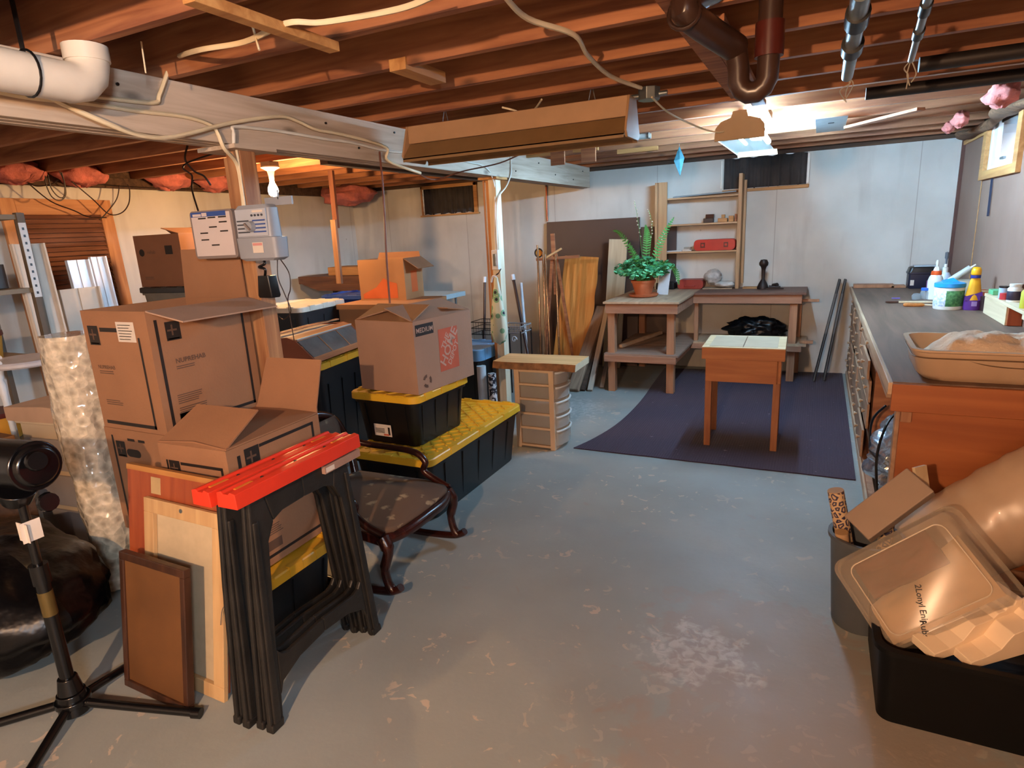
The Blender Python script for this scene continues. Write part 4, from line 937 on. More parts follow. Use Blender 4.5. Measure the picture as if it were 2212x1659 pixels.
# ---------------------------------------------------------------- rocking chair
t = thing('rocking_chair', 'small dark wooden rocking chair with flowered upholstered seat', 'chair', (-1.95, 2.255, 0))
mMah = wood('mahogany', '1d0b08', '371510', 0, 1, .25, False)
def flower_mat():
    m, nt, b = new_mat('flowered brown fabric'); N = nt.nodes; L = nt.links
    tc = N.new('ShaderNodeTexCoord'); n = N.new('ShaderNodeTexNoise'); n.inputs['Scale'].default_value = 30; L.new(tc.outputs['Object'], n.inputs[0])
    ad = N.new('ShaderNodeMixRGB'); ad.inputs[0].default_value = .05; L.new(tc.outputs['Object'], ad.inputs[1]); L.new(n.outputs['Color'], ad.inputs[2])
    v = N.new('ShaderNodeTexVoronoi'); v.inputs['Scale'].default_value = 11; L.new(ad.outputs[0], v.inputs['Vector'])
    r = N.new('ShaderNodeValToRGB'); e = r.color_ramp.elements; e[0].position = .16; e[0].color = (.30, .22, .13, 1); e[1].position = .28; e[1].color = (.10, .06, .038, 1)
    L.new(v.outputs['Distance'], r.inputs[0]); L.new(r.outputs[0], b.inputs['Base Color']); b.inputs['Roughness'].default_value = .85; return m
g = G()
def seat(u, v):
    x = -.28+.58*u; hw = .225+.055*min(1, u*1.4)-(.10*max(0, u-.82)/.18)**1.0*1.0*0+0; hw -= .05*max(0, (u-.85)/.15)**2
    y = (v*2-1)*hw; z = .345+.035*(1-(v*2-1)**2)*(1-(u*2-1)**4)-.03*u
    return (x+.02*(1-(v*2-1)**2)*u, y, z)
g.grid(seat, 20, 16); g.build('seat_cushion', flower_mat(), t, smooth=70, solid=.03)
g = G()
for s in (-1, 1): g.bar((-.28, s*.225, .31), (.28, s*.275, .285), .03, .055)
g.bar((-.28, -.23, .31), (-.28, .23, .31), .03, .05); g.build('side_rail', mMah, t, bevel=.008)
G().tube(spline([(.27, -.275, .285), (.315, -.15, .285), (.325, 0, .29), (.315, .15, .285), (.27, .275, .285)], 6), .028, 10).build('front_rail', mMah, t, smooth=60)
for s in (-1, 1):
    G().tube(spline([(.27, s*.275, .30), (.30, s*.28, .24), (.275, s*.285, .15), (.29, s*.285, .07), (.315, s*.285, .045)], 6), [.03]*6+[.024]*6+[.02]*6+[.022]*7, 10).build('leg', mMah, t, smooth=60)
    G().tube(spline([(-.26, s*.235, .31), (-.30, s*.24, .2), (-.36, s*.25, .06)], 6), .02, 10).build('leg', mMah, t, smooth=60)
    G().tube(spline([(-.44, s*.225, .085), (-.36, s*.25, .048), (-.1, s*.285, .02), (.1, s*.285, .021), (.27, s*.285, .036), (.33, s*.285, .056), (.355, s*.285, .075)], 6), .019, 8).build('rocker', mMah, t, smooth=60)
    G().tube(spline([(-.30, s*.20, .55), (-.20, s*.245, .515), (-.05, s*.275, .50), (.08, s*.285, .485), (.14, s*.285, .44), (.13, s*.28, .39), (.20, s*.285, .345), (.28, s*.28, .315)], 6), .018, 8).build('arm', mMah, t, smooth=60)
G().tube(spline([(-.28, -.21, .34), (-.33, -.235, .50), (-.365, -.20, .64), (-.38, -.12, .70), (-.385, 0, .72), (-.38, .12, .70), (-.365, .20, .64), (-.33, .235, .50), (-.28, .21, .34)], 7), .022, 8).build('back_frame', mMah, t, smooth=60)
g = G(); g.grid(lambda u, v: (-.30-.07*u+.02*(1-(2*v-1)**2), (2*v-1)*(.17+.03*u-.08*max(0, u-.8)), .40+.28*u), 12, 10); g.build('back_cushion', flower_mat(), t, smooth=70, solid=.03)

# ---------------------------------------------------------------- drawer unit with live-edge slab
t = thing('drawer_unit', 'cream plastic drawer unit with clear bowed drawers under a wood slab', 'drawers', (-1.835, 4.16, 0), -1)
mCream = plain('cream plastic', 'c4a98c', .45, .04); mClear = sheetmat('clear drawer plastic', 'b9b3ab', .25, .45)
for x in (-.155, .125): G().box((x, -.15, 0), (x+.04, .15, .608)).build('upright', mCream, t, bevel=.004)
for i, z in enumerate((.012, .15, .262, .374, .486, .59)): G().box((-.12, -.145, z), (.13, .15, z+.018)).build('shelf', mCream, t, bevel=.003)
for i, z in enumerate((.035, .17, .282, .394, .506)):
    h_ = (.115 if i == 0 else .088)
    sh = .0
    pts = [Vector((.168, -.13, 0)), Vector((.19, -.10, 0)), Vector((.21, 0, 0)), Vector((.19, .10, 0)), Vector((.168, .13, 0))]
    L = [[Vector((-.11, -.135, z)), Vector((.12, -.135, z))]+[p+Vector((sh, 0, z)) for p in spline(pts, 4)]+[Vector((.12, .135, z)), Vector((-.11, .135, z))]]
    L.append([p+Vector((0, 0, h_)) for p in L[0]]); dr = G().loops(L, cap1=False).build('drawer', mClear, t, smooth=50)
    G().tube([p+Vector((sh+.004, 0, z+h_-.004)) for p in spline(pts, 4)], .008, 6).build('rim', plain('white drawer rim', 'cfcfcb', .4), dr, smooth=60)
    if i in (0, 3): lumpy('contents', plain('dark drawer contents', '4a3230', .8, .3), (-1.835+.0, 4.16, 0), (.1, .1, .03), None, None, .2, i+2).parent = t
for o in S.objects:
    if o.name.startswith('contents'): 
        o.matrix_parent_inverse = Matrix.Identity(4)
cs = [o for o in S.objects if o.name.startswith('contents')]
for o, z in zip(cs, (.08, .43)):
    for vtx in o.data.vertices: vtx.co -= Vector((-1.835, 4.16, 0)); vtx.co.z += z
mSlab = wood('pale slab wood', 'b98c58', 'd4ac78', 0, .8, .5); mBark = plain('bark edge', '7a5638', .85, .45, 18, .6, 30)
def slab(name, label, cat, L, Wd, Th, matA, matB, live, loc, rot, seed=1):
    """board with wavy natural long edges; top/bottom in matA, the wavy edges in matB"""
    from mathutils import noise
    g = G(); n = 28; T = []; Bm = []
    a = [(-L/2+L*i/n) for i in range(n+1)]
    lo = [-Wd/2+live[0]*noise.noise(Vector((x*4, seed, 0)))*2 for x in a]; hi = [Wd/2+live[1]*noise.noise(Vector((x*4, seed+5, 0)))*2 for x in a]
    vs = []
    for i in range(n+1):
        vs += [(a[i], lo[i]+(.018 if live[0] else 0), Th), (a[i], hi[i]-(.018 if live[1] else 0), Th), (a[i], hi[i], 0), (a[i], lo[i], 0)]
    for i in range(n):
        k = i*4
        g_f = ((k, k+4, k+5, k+1), (k+2, k+6, k+7, k+3)); e = ((k+1, k+5, k+6, k+2), (k+3, k+7, k+4, k))
        if i == 0: g.add(vs, g_f, 0); base = 0
        else: g.f += [tuple(x for x in f) for f in g_f]; g.m += [0, 0]
        g.f += list(e); g.m += [1 if live[1] else 0, 1 if live[0] else 0]
    g.f += [(0, 1, 2, 3), (n*4+3, n*4+2, n*4+1, n*4)]; g.m += [2, 2]
    o = g.build(name, [matA, matB, plain('sawn end grain', 'cdbb9c', .7, .08, 30)]); o.location = loc; o.rotation_euler = rot
    return tag(o, label, cat)
slab('wood_slab', 'thick pale live-edge wood slab lying on the drawer unit', 'slab', .66, .33, .05, mSlab, mBark, (.015, 0), (-1.84, 4.17, .610), (0, 0, radians(2)), 3)

# ---------------------------------------------------------------- small work table
t = thing('work_table', 'small square wooden work table with pale two-panel top on the dark rug', 'table', (-.437, 4.665, .008), 1.5)
mTan = wood('tan table wood', '9a5a30', 'b5723f', 0, .8, .55); mTanZ = wood('tan leg wood', '8a5030', 'ab7046', 2, 1, .6)
mTop = plain('pale worn top', 'a8957c', .55, .08, 7); mTopB = wood('pale border wood', 'b89c74', 'cab28c', 0, .8, .6, False)
w, d = .54, .50
G().box((-w/2, -d/2, .655), (w/2, -d/2+.02, .735)).box((-w/2, d/2-.02, .655), (w/2, d/2, .735)).box((-w/2, -d/2+.02, .655), (-w/2+.02, d/2-.02, .735)).box((w/2-.02, -d/2+.02, .655), (w/2, d/2-.02, .735)).build('upper_apron', mTan, t, bevel=.003)
G().box((-w/2+.025, -d/2+.022, .49), (w/2-.045, -d/2+.04, .66)).box((-w/2+.03, d/2-.04, .49), (w/2-.03, d/2-.022, .66)).box((-w/2+.025, -d/2+.04, .49), (-w/2+.04, d/2-.04, .66)).box((w/2-.04, -d/2+.04, .49), (w/2-.022, d/2-.04, .66)).build('drawer_case', mTan, t, bevel=.003)
for sx in (-1, 1):
    for sy in (-1, 1): G().box((sx*(w/2-.045)-.022, sy*(d/2-.062)-.02, 0), (sx*(w/2-.045)+.022, sy*(d/2-.062)+.02, .655)).build('leg', mTanZ, t, bevel=.003)
g = G().box((-w/2, -d/2, .735), (w/2, d/2, .742), 1)
g.box((-w/2+.045, -d/2+.04, .742), (-.004, d/2-.035, .744), 0).box((.004, -d/2+.04, .742), (w/2-.05, d/2-.035, .744), 0).box((-.003, -d/2+.03, .742), (.003, d/2-.03, .7435), 2)
g.build('top', [mTop, mTopB, mInk2], t, bevel=.001)

# ---------------------------------------------------------------- L-shaped bench
mBen = wood('bench wood', '8a5f49', 'a97e63', 0, .9, .65); mBenZ = wood('bench leg wood', '8d6045', 'ad8060', 2, .9, .65); mBenT = wood('bench top', 'a3876c', 'bda083', 1, .7, .6); mDkT = wood('dark bench top', '5e4238', '7a584a', 0, .7, .55)
t = thing('workbench', 'l-shaped wooden workbench with lower shelf against the far wall', 'bench')
G().box((-1.85, 5.74, .88), (-1.125, 7.08, .90)).build('top', mBenT, t, bevel=.002)
G().box((-1.124, 6.52, .88), (-.085, 7.08, .902)).build('top', mDkT, t, bevel=.002)
G().box((-1.83, 5.76, .785), (-1.14, 5.795, .88)).build('apron', mBen, t, bevel=.003)
G().box((-1.175, 5.795, .785), (-1.14, 6.55, .88)).build('apron', mBen, t, bevel=.003)
G().box((-1.14, 6.55, .79), (-.12, 6.585, .88)).build('apron', mBen, t, bevel=.003)
G().box((-1.83, 5.795, .785), (-1.795, 7.05, .88)).build('apron', mBen, t, bevel=.003)
for x, y in ((-1.785, 5.74+.07), (-1.215, 5.83), (-.19, 6.60), (-1.78, 6.98), (-.16, 7.0)): G().box((x-.035, y-.02, .0085 if x > -1.5 else 0), (x+.035, y+.06, .785)).build('leg', mBenZ, t, bevel=.003)
G().box((-1.135, 6.60, .39), (-1.095, 6.66, .785)).build('leg', mBenZ, t, bevel=.003)
G().box((-1.85, 5.76, .375), (-1.13, 7.06, .392)).build('lower_shelf', wood('worn shelf board', '7d6453', '93796a', 0, .7, .75), t)
G().box((-1.13, 6.53, .375), (-.06, 7.06, .392)).build('lower_shelf', mBenT, t)
G().box((-1.85, 5.75, .31), (-1.15, 5.785, .375)).box((-1.19, 5.785, .31), (-1.155, 6.5, .375)).box((-1.155, 6.53, .32), (-.1, 6.56, .375)).build('shelf_apron', mBen, t, bevel=.003)
for lo, hi in (((-.12, 6.62, .80), (.03, 6.66, .825)), ((-.12, 6.6, .393), (.0, 6.66, .42))): G().box(lo, hi).build('end_batten', mBenZ, t, bevel=.002)
tag(G().bar((-1.75, 6.0, .42), (-1.5, 6.7, .45), .035, .03).build('wood_strip', mBenT, bevel=.002), 'pale wood strip lying on the bench lower shelf', 'wood strip')
# shelf unit standing on it
t = thing('shelf_unit', 'tall open wooden shelf unit standing on the far bench', 'shelf')
mSh = wood('shelf pine', 'a27a55', 'c09a70', 2, .9, .6); mShX = wood('shelf board pine', 'a9805a', 'c6a078', 0, .9, .6)
G().box((-1.585, 6.88, .903), (-1.49, 6.90, 2.03)).box((-1.62, 6.88, .903), (-1.59, 7.08, 2.03)).build('upright', mSh, t, bevel=.002)
G().box((-.775, 6.90, .903), (-.74, 7.08, 2.06)).build('upright', mSh, t, bevel=.002)
G().box((-.735, 7.02, .95), (-.71, 7.08, 2.0)).build('back_batten', mSh, t, bevel=.002)
for z in (1.845, 1.572, 1.285): G().box((-1.53, 6.905, z), (-.776, 7.08, z+.018)).build('shelf_board', mShX, t, bevel=.002)
G().box((-1.55, 6.90, 1.815), (-1.49, 6.93, 1.83)).build('cleat', mSh, t)
# things on the shelves
def red_case(name, label, loc, w, d, h, col, latches=True):
    t = thing(name, label, 'case', loc)
    g = G().loops([[Vector((p.x, zz, p.y)) for p in rrect(w, h, h*.35, 0, 5, 0, h/2)] for zz in (-d/2, d/2)]); g.build('body', col, t, smooth=40, bevel=.003)
    if latches:
        for s in (-1, 1): G().box((s*w*.28-.022, -d/2-.008, h*.28), (s*w*.28+.022, -d/2, h*.72)).box((s*w*.28-.012, -d/2-.010, h*.4), (s*w*.28+.012, -d/2-.008, h*.6), 1).build('latch', [plain('dark latch', '5a1510', .4), col], t)
    else: G().tube(spline([(-.05, -d/2, h*.35), (-.05, -d/2-.03, h*.35), (0, -d/2-.035, h*.35), (.05, -d/2-.03, h*.35), (.05, -d/2, h*.35)], 4), .006, 6).build('handle', col, t, smooth=60)
    return t
red_case('tool_case', 'bright red long tool case with two latches on the third shelf', (-1.0, 6.99, 1.304), .42, .14, .115, plain('bright red case', 'b4231c', .35))
red_case('tool_case', 'small red case with carrying handle on the bench beside the potted plant', (-1.235, 6.98, .903), .27, .18, .10, plain('dull red case', '8f2a24', .4), False)
tag(G().loops([rrect(.20, .17, .02, 0), rrect(.21, .18, .02, .02), rrect(.20, .17, .02, .07)]).build('black_case', mBlack, smooth=40), 'low black case on the bench between plant and red case', 'case').location = (-1.50, 6.95, .903)
t = thing('ceramic_tile', 'framed shiny panel lying on the top shelf', 'panel'); 
G().prism([(-1.44, 6.93, 1.864), (-.80, 6.93, 1.885), (-.80, 7.07, 1.895), (-1.44, 7.07, 1.875)], (0, 0, .012)).build('panel', plain('blue grey glass panel', '7d8a90', .15), t)
for nm, lab, x, w_, h_, d_, col in (('small_carton', 'small dark box with bright label on the middle shelf', -1.075, .10, .045, .08, plain('brown black box', '2b1d1a', .4)), ('small_carton', 'small dark box stacked on top, reflecting the bulb', -1.06, .085, .04, .07, plain('dark shiny box', '3a2420', .15, metal=.4)), ('wood_block', 'wide small wood block on the middle shelf', -.93, .095, .04, .05, mPineX), ('wood_block', 'little wood cube standing on the wide block', -.925, .035, .035, .04, mPineX), ('wood_block', 'wood block beside the wide one on the middle shelf', -.845, .05, .06, .05, mPineX), ('wood_block', 'dark-sided wood block nearest the shelf\'s right upright', -.80, .022, .075, .05, mJoist)):
    z = 1.591
    if 'stacked' in lab: z += .046
    if 'cube' in lab: z += .041
    tag(G().box((x-w_/2, 6.96, z), (x+w_/2, 6.96+d_, z+h_)).build(nm, col, bevel=.003), lab, 'box' if 'carton' in nm else 'block')
tag(G().box((-1.50, 6.94, 1.304), (-1.34, 7.06, 1.312)).build('paper_sheet', plain('white sheet', 'd9dbe0', .5), bevel=.001), 'white paper on the left of the third shelf', 'paper')
tag(G().box((-1.335, 6.95, 1.304), (-1.24, 7.04, 1.316)).box((-1.325, 6.96, 1.317), (-1.26, 7.03, 1.325)).box((-1.32, 6.955, 1.33), (-1.25, 7.02, 1.345), 1).box((-1.30, 6.97, 1.325), (-1.29, 7.0, 1.331)).build('small_booklets', [mPaper, mSteel]), 'small pile of booklets beside the red tool case', 'booklets')
# plaster mask in clear wrap, white packet, board
o = lumpy('plaster_head', plain('white plaster', 'b5aca4', .4, .3, 25, .5, 30), (-1.01, 6.97, 1.02), (.09, .08, .085), 'whitish plastic-wrapped round lump on the bench under the shelves', 'bundle', .12, 5, 40, 24)
o = lumpy('white_packet', plain('white packet', 'cfc8c0', .35, .1, 20, .4, 30), (-.88, 6.93, .949), (.10, .08, .033), 'white crumpled packet beside the wrapped round lump', 'packet', .12, 6, 40, 20, .05)
tag(G().box((-1.10, 6.86, .903), (-.80, 7.02, .913)).build('small_board', mBenT, bevel=.002), 'thin grey board under the white packet', 'board')
tag(G().box((-.70, 6.90, .903), (-.56, 7.03, .915)).build('small_board', mPineX, bevel=.002), 'small square board right of the shelf unit on the bench', 'board')
# cast iron press arm
t = thing('iron_tool', 'dark cast iron tool with knobbed upright arm on the far bench', 'tool', (-.50, 6.86, .903))
mIron = plain('cast iron', '2a1d1a', .5, .2, 14, metal=.3)
G().lathe([(.0, 0), (.055, 0), (.055, .02), (.04, .06), (.028, .08), (.016, .10), (.02, .2), (.028, .225), (.042, .24), (.045, .265), (.03, .295), (0, .30)], seg=18).build('arm', mIron, t, smooth=50)
G().cyl((.06, -.03, .02), (.17, -.03, .02), .02, .012).cyl((.1, 0, .03), (.14, -.03, .045), .025, .02).box((.03, -.05, 0), (.20, .0, .012)).build('foot', mIron, t, smooth=40)
# black bag under the bench
lumpy('black_bag', mBag, (-.55, 6.80, .497), (.26, .16, .13), 'crumpled black bag on the lower shelf of the far bench', 'bag', .22, 9, 56, 30, .2)

# ---------------------------------------------------------------- potted plant
t = thing('potted_plant', 'green leafy plant in terracotta pot and saucer on the bench corner', 'plant', (-1.565, 6.18, .901))
mTer = plain('terracotta', 'b0623c', .7, .1, 14)
G().lathe([(0, .0), (.095, .0), (.135, .008), (.15, .03), (.143, .032), (.128, .014), (0, .012)], seg=36).build('saucer', mTer, t, smooth=40)
G().lathe([(0, .014), (.075, .014), (.095, .08), (.11, .13), (.112, .14), (.122, .142), (.124, .165), (.118, .167), (.108, .16), (.10, .14), (0, .138)], seg=36).build('pot', mTer, t, smooth=40)
G().lathe([(0, .139), (.10, .141)], seg=20).build('soil', plain('soil', '2a1c14', .95, .3, 30), t)
mLeaf = plain('green leaf', '3f8a5c', .5, .3, 22); mLeaf2 = plain('bright leaf', '6cc08c', .5, .2, 22); mFern = plain('fern green', '4f9a4e', .55, .25, 20)
rnd = random.Random(3); leaf = G(); stem = G()
for i in range(170):
    a = rnd.uniform(0, 2*pi); rr = rnd.uniform(.03, .27)*(1.0); z = .20+rnd.uniform(.0, .20)*(1-rr/.5)+.02
    base = Vector((rnd.uniform(-.06, .06), rnd.uniform(-.06, .06), .14)); tip = Vector((rr*cos(a)*1.05, rr*sin(a)*.9, z))
    if i % 2 == 0: stem.tube(spline([base, (base+tip)/2+Vector((0, 0, .06)), tip], 3), .0022, 4)
    for k in range(4):
        c = tip+Vector((rnd.uniform(-.03, .03), rnd.uniform(-.03, .03), rnd.uniform(-.02, .02)))
        n = Vector((rnd.uniform(-.6, .6), rnd.uniform(-.8, .3), 1)).normalized(); ux = n.orthogonal().normalized(); uy = n.cross(ux); s = rnd.uniform(.018, .032); b0 = rnd.uniform(0, 6)
        pts = [c+n*.004]+[c+(ux*cos(b0+j*2*pi/9)+uy*sin(b0+j*2*pi/9))*s*(1 if j % 3 else .72)-n*.003 for j in range(9)]
        leaf.add(pts, [(0, 1+j, 1+(j+1) % 9) for j in range(9)], rnd.choice((0, 0, 1)))
leaf.build('leaves', [mLeaf, mLeaf2], t); stem.build('stems', mFern, t)
def frond(pts, wd):
    g = G(); P_ = spline(pts, 8); n = len(P_)
    g.tube(P_, .0025, 5)
    for i in range(3, n-1):
        d = (P_[i+1]-P_[i]).normalized(); sd = d.cross(Vector((0, .6, .8))).normalized(); w_ = wd*sin(pi*min(.97, (i/n)*.9+.12))
        for s in (-1, 1):
            a_ = P_[i]; q = a_+sd*s*w_+d*w_*.3
            g.add([a_-d*.008, q-d*.004, q+d*.006, a_+d*.009], ((0, 1, 2, 3),))
    return g.build('fern_frond', mFern, t)
frond([(-.02, 0, .15), (-.10, -.02, .42), (-.22, -.03, .62), (-.30, -.03, .66)], .045)
frond([(0, .02, .15), (.02, .03, .42), (.03, .02, .60), (.02, 0, .70)], .04)
frond([(.03, 0, .15), (.12, 0, .40), (.20, 0, .60), (.30, -.02, .76)], .04)
frond([(.04, 0, .15), (.20, -.03, .33), (.32, -.04, .26), (.36, -.04, .12)], .045)
frond([(0, -.02, .15), (-.06, -.05, .38), (-.12, -.08, .52)], .035)
for pts in ([(0, .03, .15), (-.03, .03, .5), (-.06, .02, .74), (-.09, 0, .93)], [(.02, .03, .15), (.06, .03, .5), (.08, .02, .70), (.05, 0, .84)], [(.04, 0, .15), (.14, 0, .45), (.20, 0, .62)]):
    P_ = spline(pts, 6); st = G().tube(P_, .0018, 5).build('twig', mFern, t)
    g = G()
    for q in P_[8:]: g.lathe([(0, -.008), (.009, 0), (0, .009)], q+Vector((rnd.uniform(-.012, .012), 0, 0)), 7)
    g.build('buds', plain('pale buds', 'cfc3ae', .6), st, smooth=60)
tag(G().box((-.05, -.004, 0), (.06, .004, .30)).build('paper_card', plain('pale card', 'b9c0c6', .5), bevel=.001), 'tall pale card standing behind the potted plant', 'card')
o = S.objects['paper_card']; o.location = (-1.42, 6.36, .902); o.rotation_euler = (radians(-8), radians(6), radians(8))
# ---------------------------------------------------------------- dark carpet
def rug_mat():
    m, nt, b = new_mat('dark ribbed carpet'); N = nt.nodes; L = nt.links
    tc = N.new('ShaderNodeTexCoord'); n = N.new('ShaderNodeTexNoise'); n.inputs['Scale'].default_value = 120; n.inputs['Detail'].default_value = 3; L.new(tc.outputs['Object'], n.inputs[0])
    wv = N.new('ShaderNodeTexWave'); wv.inputs['Scale'].default_value = 18; wv.bands_direction = 'X'; L.new(tc.outputs['Object'], wv.inputs[0])
    r = N.new('ShaderNodeValToRGB'); e = r.color_ramp.elements; e[0].position = .3; e[0].color = (.018, .011, .026, 1); e[1].position = .75; e[1].color = (.043, .028, .058, 1)
    L.new(n.outputs['Fac'], r.inputs[0])
    n2 = N.new('ShaderNodeTexNoise'); n2.inputs['Scale'].default_value = 22; n2.inputs['Detail'].default_value = 5; L.new(tc.outputs['Object'], n2.inputs[0])
    r2 = N.new('ShaderNodeValToRGB'); r2.color_ramp.elements[0].position = .70; r2.color_ramp.elements[1].position = .74; L.new(n2.outputs['Fac'], r2.inputs[0])
    mx = N.new('ShaderNodeMix'); mx.data_type = 'RGBA'; L.new(r2.outputs[0], mx.inputs[0]); L.new(r.outputs[0], mx.inputs[6]); mx.inputs[7].default_value = (.17, .14, .17, 1)
    L.new(mx.outputs[2], b.inputs['Base Color']); b.inputs['Roughness'].default_value = .95
    b.inputs['Sheen Weight'].default_value = .08
    bp = N.new('ShaderNodeBump'); bp.inputs['Strength'].default_value = .5; bp.inputs['Distance'].default_value = .004; L.new(wv.outputs['Fac'], bp.inputs['Height']); L.new(bp.outputs[0], b.inputs['Normal']); return m
edge = spline([(-1.565, 4.10, 0), (-1.49, 4.35, 0), (-1.43, 4.70, 0), (-1.41, 5.1, 0), (-1.42, 5.6, 0), (-1.46, 6.2, 0), (-1.50, 6.9, 0)], 5)
poly = [Vector((-1.565+i*(1.855/24), 4.10+random.uniform(-.003, .003), 0)) for i in range(1, 25)]+[Vector((.292, 5.5, 0)), Vector((.292, 7.08, 0))]+list(reversed(edge))
tag(G().prism([p+Vector((0, 0, .001)) for p in poly], (0, 0, .007)).build('carpet', rug_mat()), 'dark purple-black carpet piece under the work table and bench', 'carpet')

# ---------------------------------------------------------------- boards leaning on the far wall
def leanbox(name, label, cat, p0, p1, w, th, mat, bevel=.003, upx=(1, 0, 0)):
    """board from bottom centre p0 to top centre p1, width along x"""
    p0 = Vector(p0); p1 = Vector(p1); d = (p1-p0); L = d.length; d.normalize(); X = (Vector(upx)-d*Vector(upx).dot(d)).normalized(); Y = d.cross(X)
    g = G().box((-w/2, -th/2, 0), (w/2, th/2, L)); o = g.build(name, mat, bevel=bevel)
    o.matrix_world = Matrix(((X.x, Y.x, d.x, p0.x), (X.y, Y.y, d.y, p0.y), (X.z, Y.z, d.z, p0.z), (0, 0, 0, 1)))
    return tag(o, label, cat)
leanbox('wall_panel', 'large dark brown sheet leaning on the far wall behind the pine slab', 'sheet', (-2.39, 6.93, .006), (-2.39, 7.05, 1.69), 1.13, .012, plain('dark brown sheet', '4c3a34', .5, .08, 3))
leanbox('wall_panel', 'narrower dark brown sheet standing behind the shelf unit', 'sheet', (-1.62, 7.03, .006), (-1.62, 7.07, 1.58), .40, .010, plain('dark brown sheet', '4c3a34', .5, .08, 3))
mPineSlab = wood('yellow pine slab', 'b06a24', 'd79a52', 0, .8, .45)
# live edge slab standing up: built flat then stood
o = slab('wood_slab', 'tall yellow pine slab with wavy right edge leaning on the dark sheet', 'slab', 1.30, .40, .035, mPineSlab, mBark, (.0, .05), (0, 0, 0), (0, 0, 0), 2)
p0 = Vector((-2.44, 6.28, .03)); p1 = Vector((-2.34, 6.55, 1.30)); d = (p1-p0).normalized(); X = Vector((1, 0, 0)); X = (X-d*X.dot(d)).normalized(); Y = X.cross(d)
o.matrix_world = Matrix(((d.x, X.x, -Y.x, ((p0+p1)/2).x), (d.y, X.y, -Y.y, ((p0+p1)/2).y), (d.z, X.z, -Y.z, ((p0+p1)/2).z), (0, 0, 0, 1)))
leanbox('plank', 'pale weathered plank leaning behind the potted plant', 'plank', (-2.10, 6.80, .01), (-2.03, 6.90, 1.46), .21, .03, wood('pale plank', 'b8ab8c', 'd8d0b6', 2, .7, .6))
leanbox('plank', 'rough grey-brown timber leaning by the bench, with notched top', 'plank', (-2.15, 5.66, .012), (-2.12, 6.55, .74), .12, .06, wood('grey brown timber', '7a5f4c', 'a0836a', 2, 1, .8), .01)
leanbox('plank', 'narrow pale timber edge leaning beside the rough timber', 'plank', (-1.99, 5.72, .01), (-2.03, 6.5, .80), .05, .03, wood('pale timber edge', 'a89684', 'c2b3a2', 2, 1))
leanbox('plank', 'dark timber leaning between rough timber and bench, shorter one', 'plank', (-2.06, 5.70, .01), (-2.08, 6.55, .66), .04, .04, mSill)
leanbox('plank', 'grey board edge leaning against the bench leg', 'plank', (-1.91, 5.86, .01), (-1.93, 6.60, .84), .045, .02, wood('grey timber', '6f6258', '8d8075', 2, 1))
tag(G().box((-2.42, 5.86, 0), (-2.20, 6.02, .30)).build('timber_block', wood('end block', '8a6242', 'a8805c', 0, 1), bevel=.01), 'short sawn log block standing under the pine slab', 'block')

# rods, easel and tubes near the pale post
def rod(name, lab, cat, a, b, r, mat, cap=None):
    a, b = Vector(a), Vector(b)
    if cap:
        t = thing(name, lab, cat); G().cyl(a, b, r).build('rod', mat, t, smooth=40); d = (b-a).normalized(); G().cyl(b-d*.05, b+d*.012, r*1.4).build('end_cap', cap, t, smooth=40); return t
    return tag(G().cyl(a, b, r).build(name, mat, smooth=40), lab, cat)
mBrass = plain('polished rod', '9a7d62', .15, .1, metal=.9); mBrn = plain('brown rod', '3f2722', .4)
mCapW = plain('white cap', 'dfe3ea', .4)
rod('brown_rod', 'dark rod with white cap left of the pale post', 'rod', (-3.22, 5.75, .01), (-3.30, 6.05, 1.12), .014, mBrn, mCapW)
rod('white_rod', 'white rod beside the dark capped rod left of the post', 'rod', (-3.12, 5.8, .01), (-3.24, 6.1, 1.06), .014, mCapW)
rod('brown_rod', 'dark rod with white cap right of the pale post', 'rod', (-2.52, 5.55, .01), (-2.93, 6.0, 1.14), .016, mBrn, mCapW)
rod('white_rod', 'white tube leaning beside the dark capped rod right of the post', 'rod', (-2.60, 5.6, .01), (-2.86, 6.05, 1.06), .016, mCapW)
for i, (xa, xb, lab, z1) in enumerate(((-2.62, -2.68, 'polished thin rod, leftmost of the four standing rods', 1.45), (-2.56, -2.62, 'polished thin rod, second of the four standing rods', 1.38), (-2.50, -2.60, 'polished thin rod, third of the four standing rods', 1.36), (-2.40, -2.48, 'polished thin rod nearest the pine slab', 1.34))):
    rod('polished_rod', lab, 'rod', (xa, 5.95, .01), (xb, 6.12, z1), .011, mBrass)
t = thing('wooden_easel', 'dark wooden folding frame with pointed top behind the standing rods', 'frame')
G().bar((-2.80, 6.35, 1.29), (-2.30, 6.35, 1.31), .03, .03).build('crossbar', mJoist, t)
G().bar((-2.62, 6.4, 1.56), (-2.60, 6.4, .9), .045, .02, 0, (0, 1, 0)).build('spire', mJoist, t); G().bar((-2.62, 6.38, 1.35), (-2.74, 6.32, .01), .03, .02).build('leg', mJoist, t); G().bar((-2.58, 6.38, 1.35), (-2.36, 6.32, .01), .03, .02).build('leg', mJoist, t)
G().bar((-2.68, 6.3, 1.30), (-2.48, 6.3, 1.40), .02, .02).build('peg', mStr, t)
t = thing('round_lamp_ring', 'small amber glass ring hanging on the crossbar left of the rods', 'ornament', (-2.77, 6.35, 1.36))
G().tube([(.045*cos(i*2*pi/20), 0, .045*sin(i*2*pi/20)) for i in range(21)], .008, 8, cap=False).build('ring', mIron, t, smooth=60)
G().cyl((0, .01, 0), (0, .012, 0), .042, seg=20).build('amber_glass', plain('amber', 'd8923a', .1), t)
rod('hanging_pipe', 'thin copper pipe running down the far wall from a dark cap', 'pipe', (-2.96, 7.08, 1.70), (-2.96, 7.08, 2.15), .010, plain('copper', '8f5038', .3, metal=.7), mBrn)
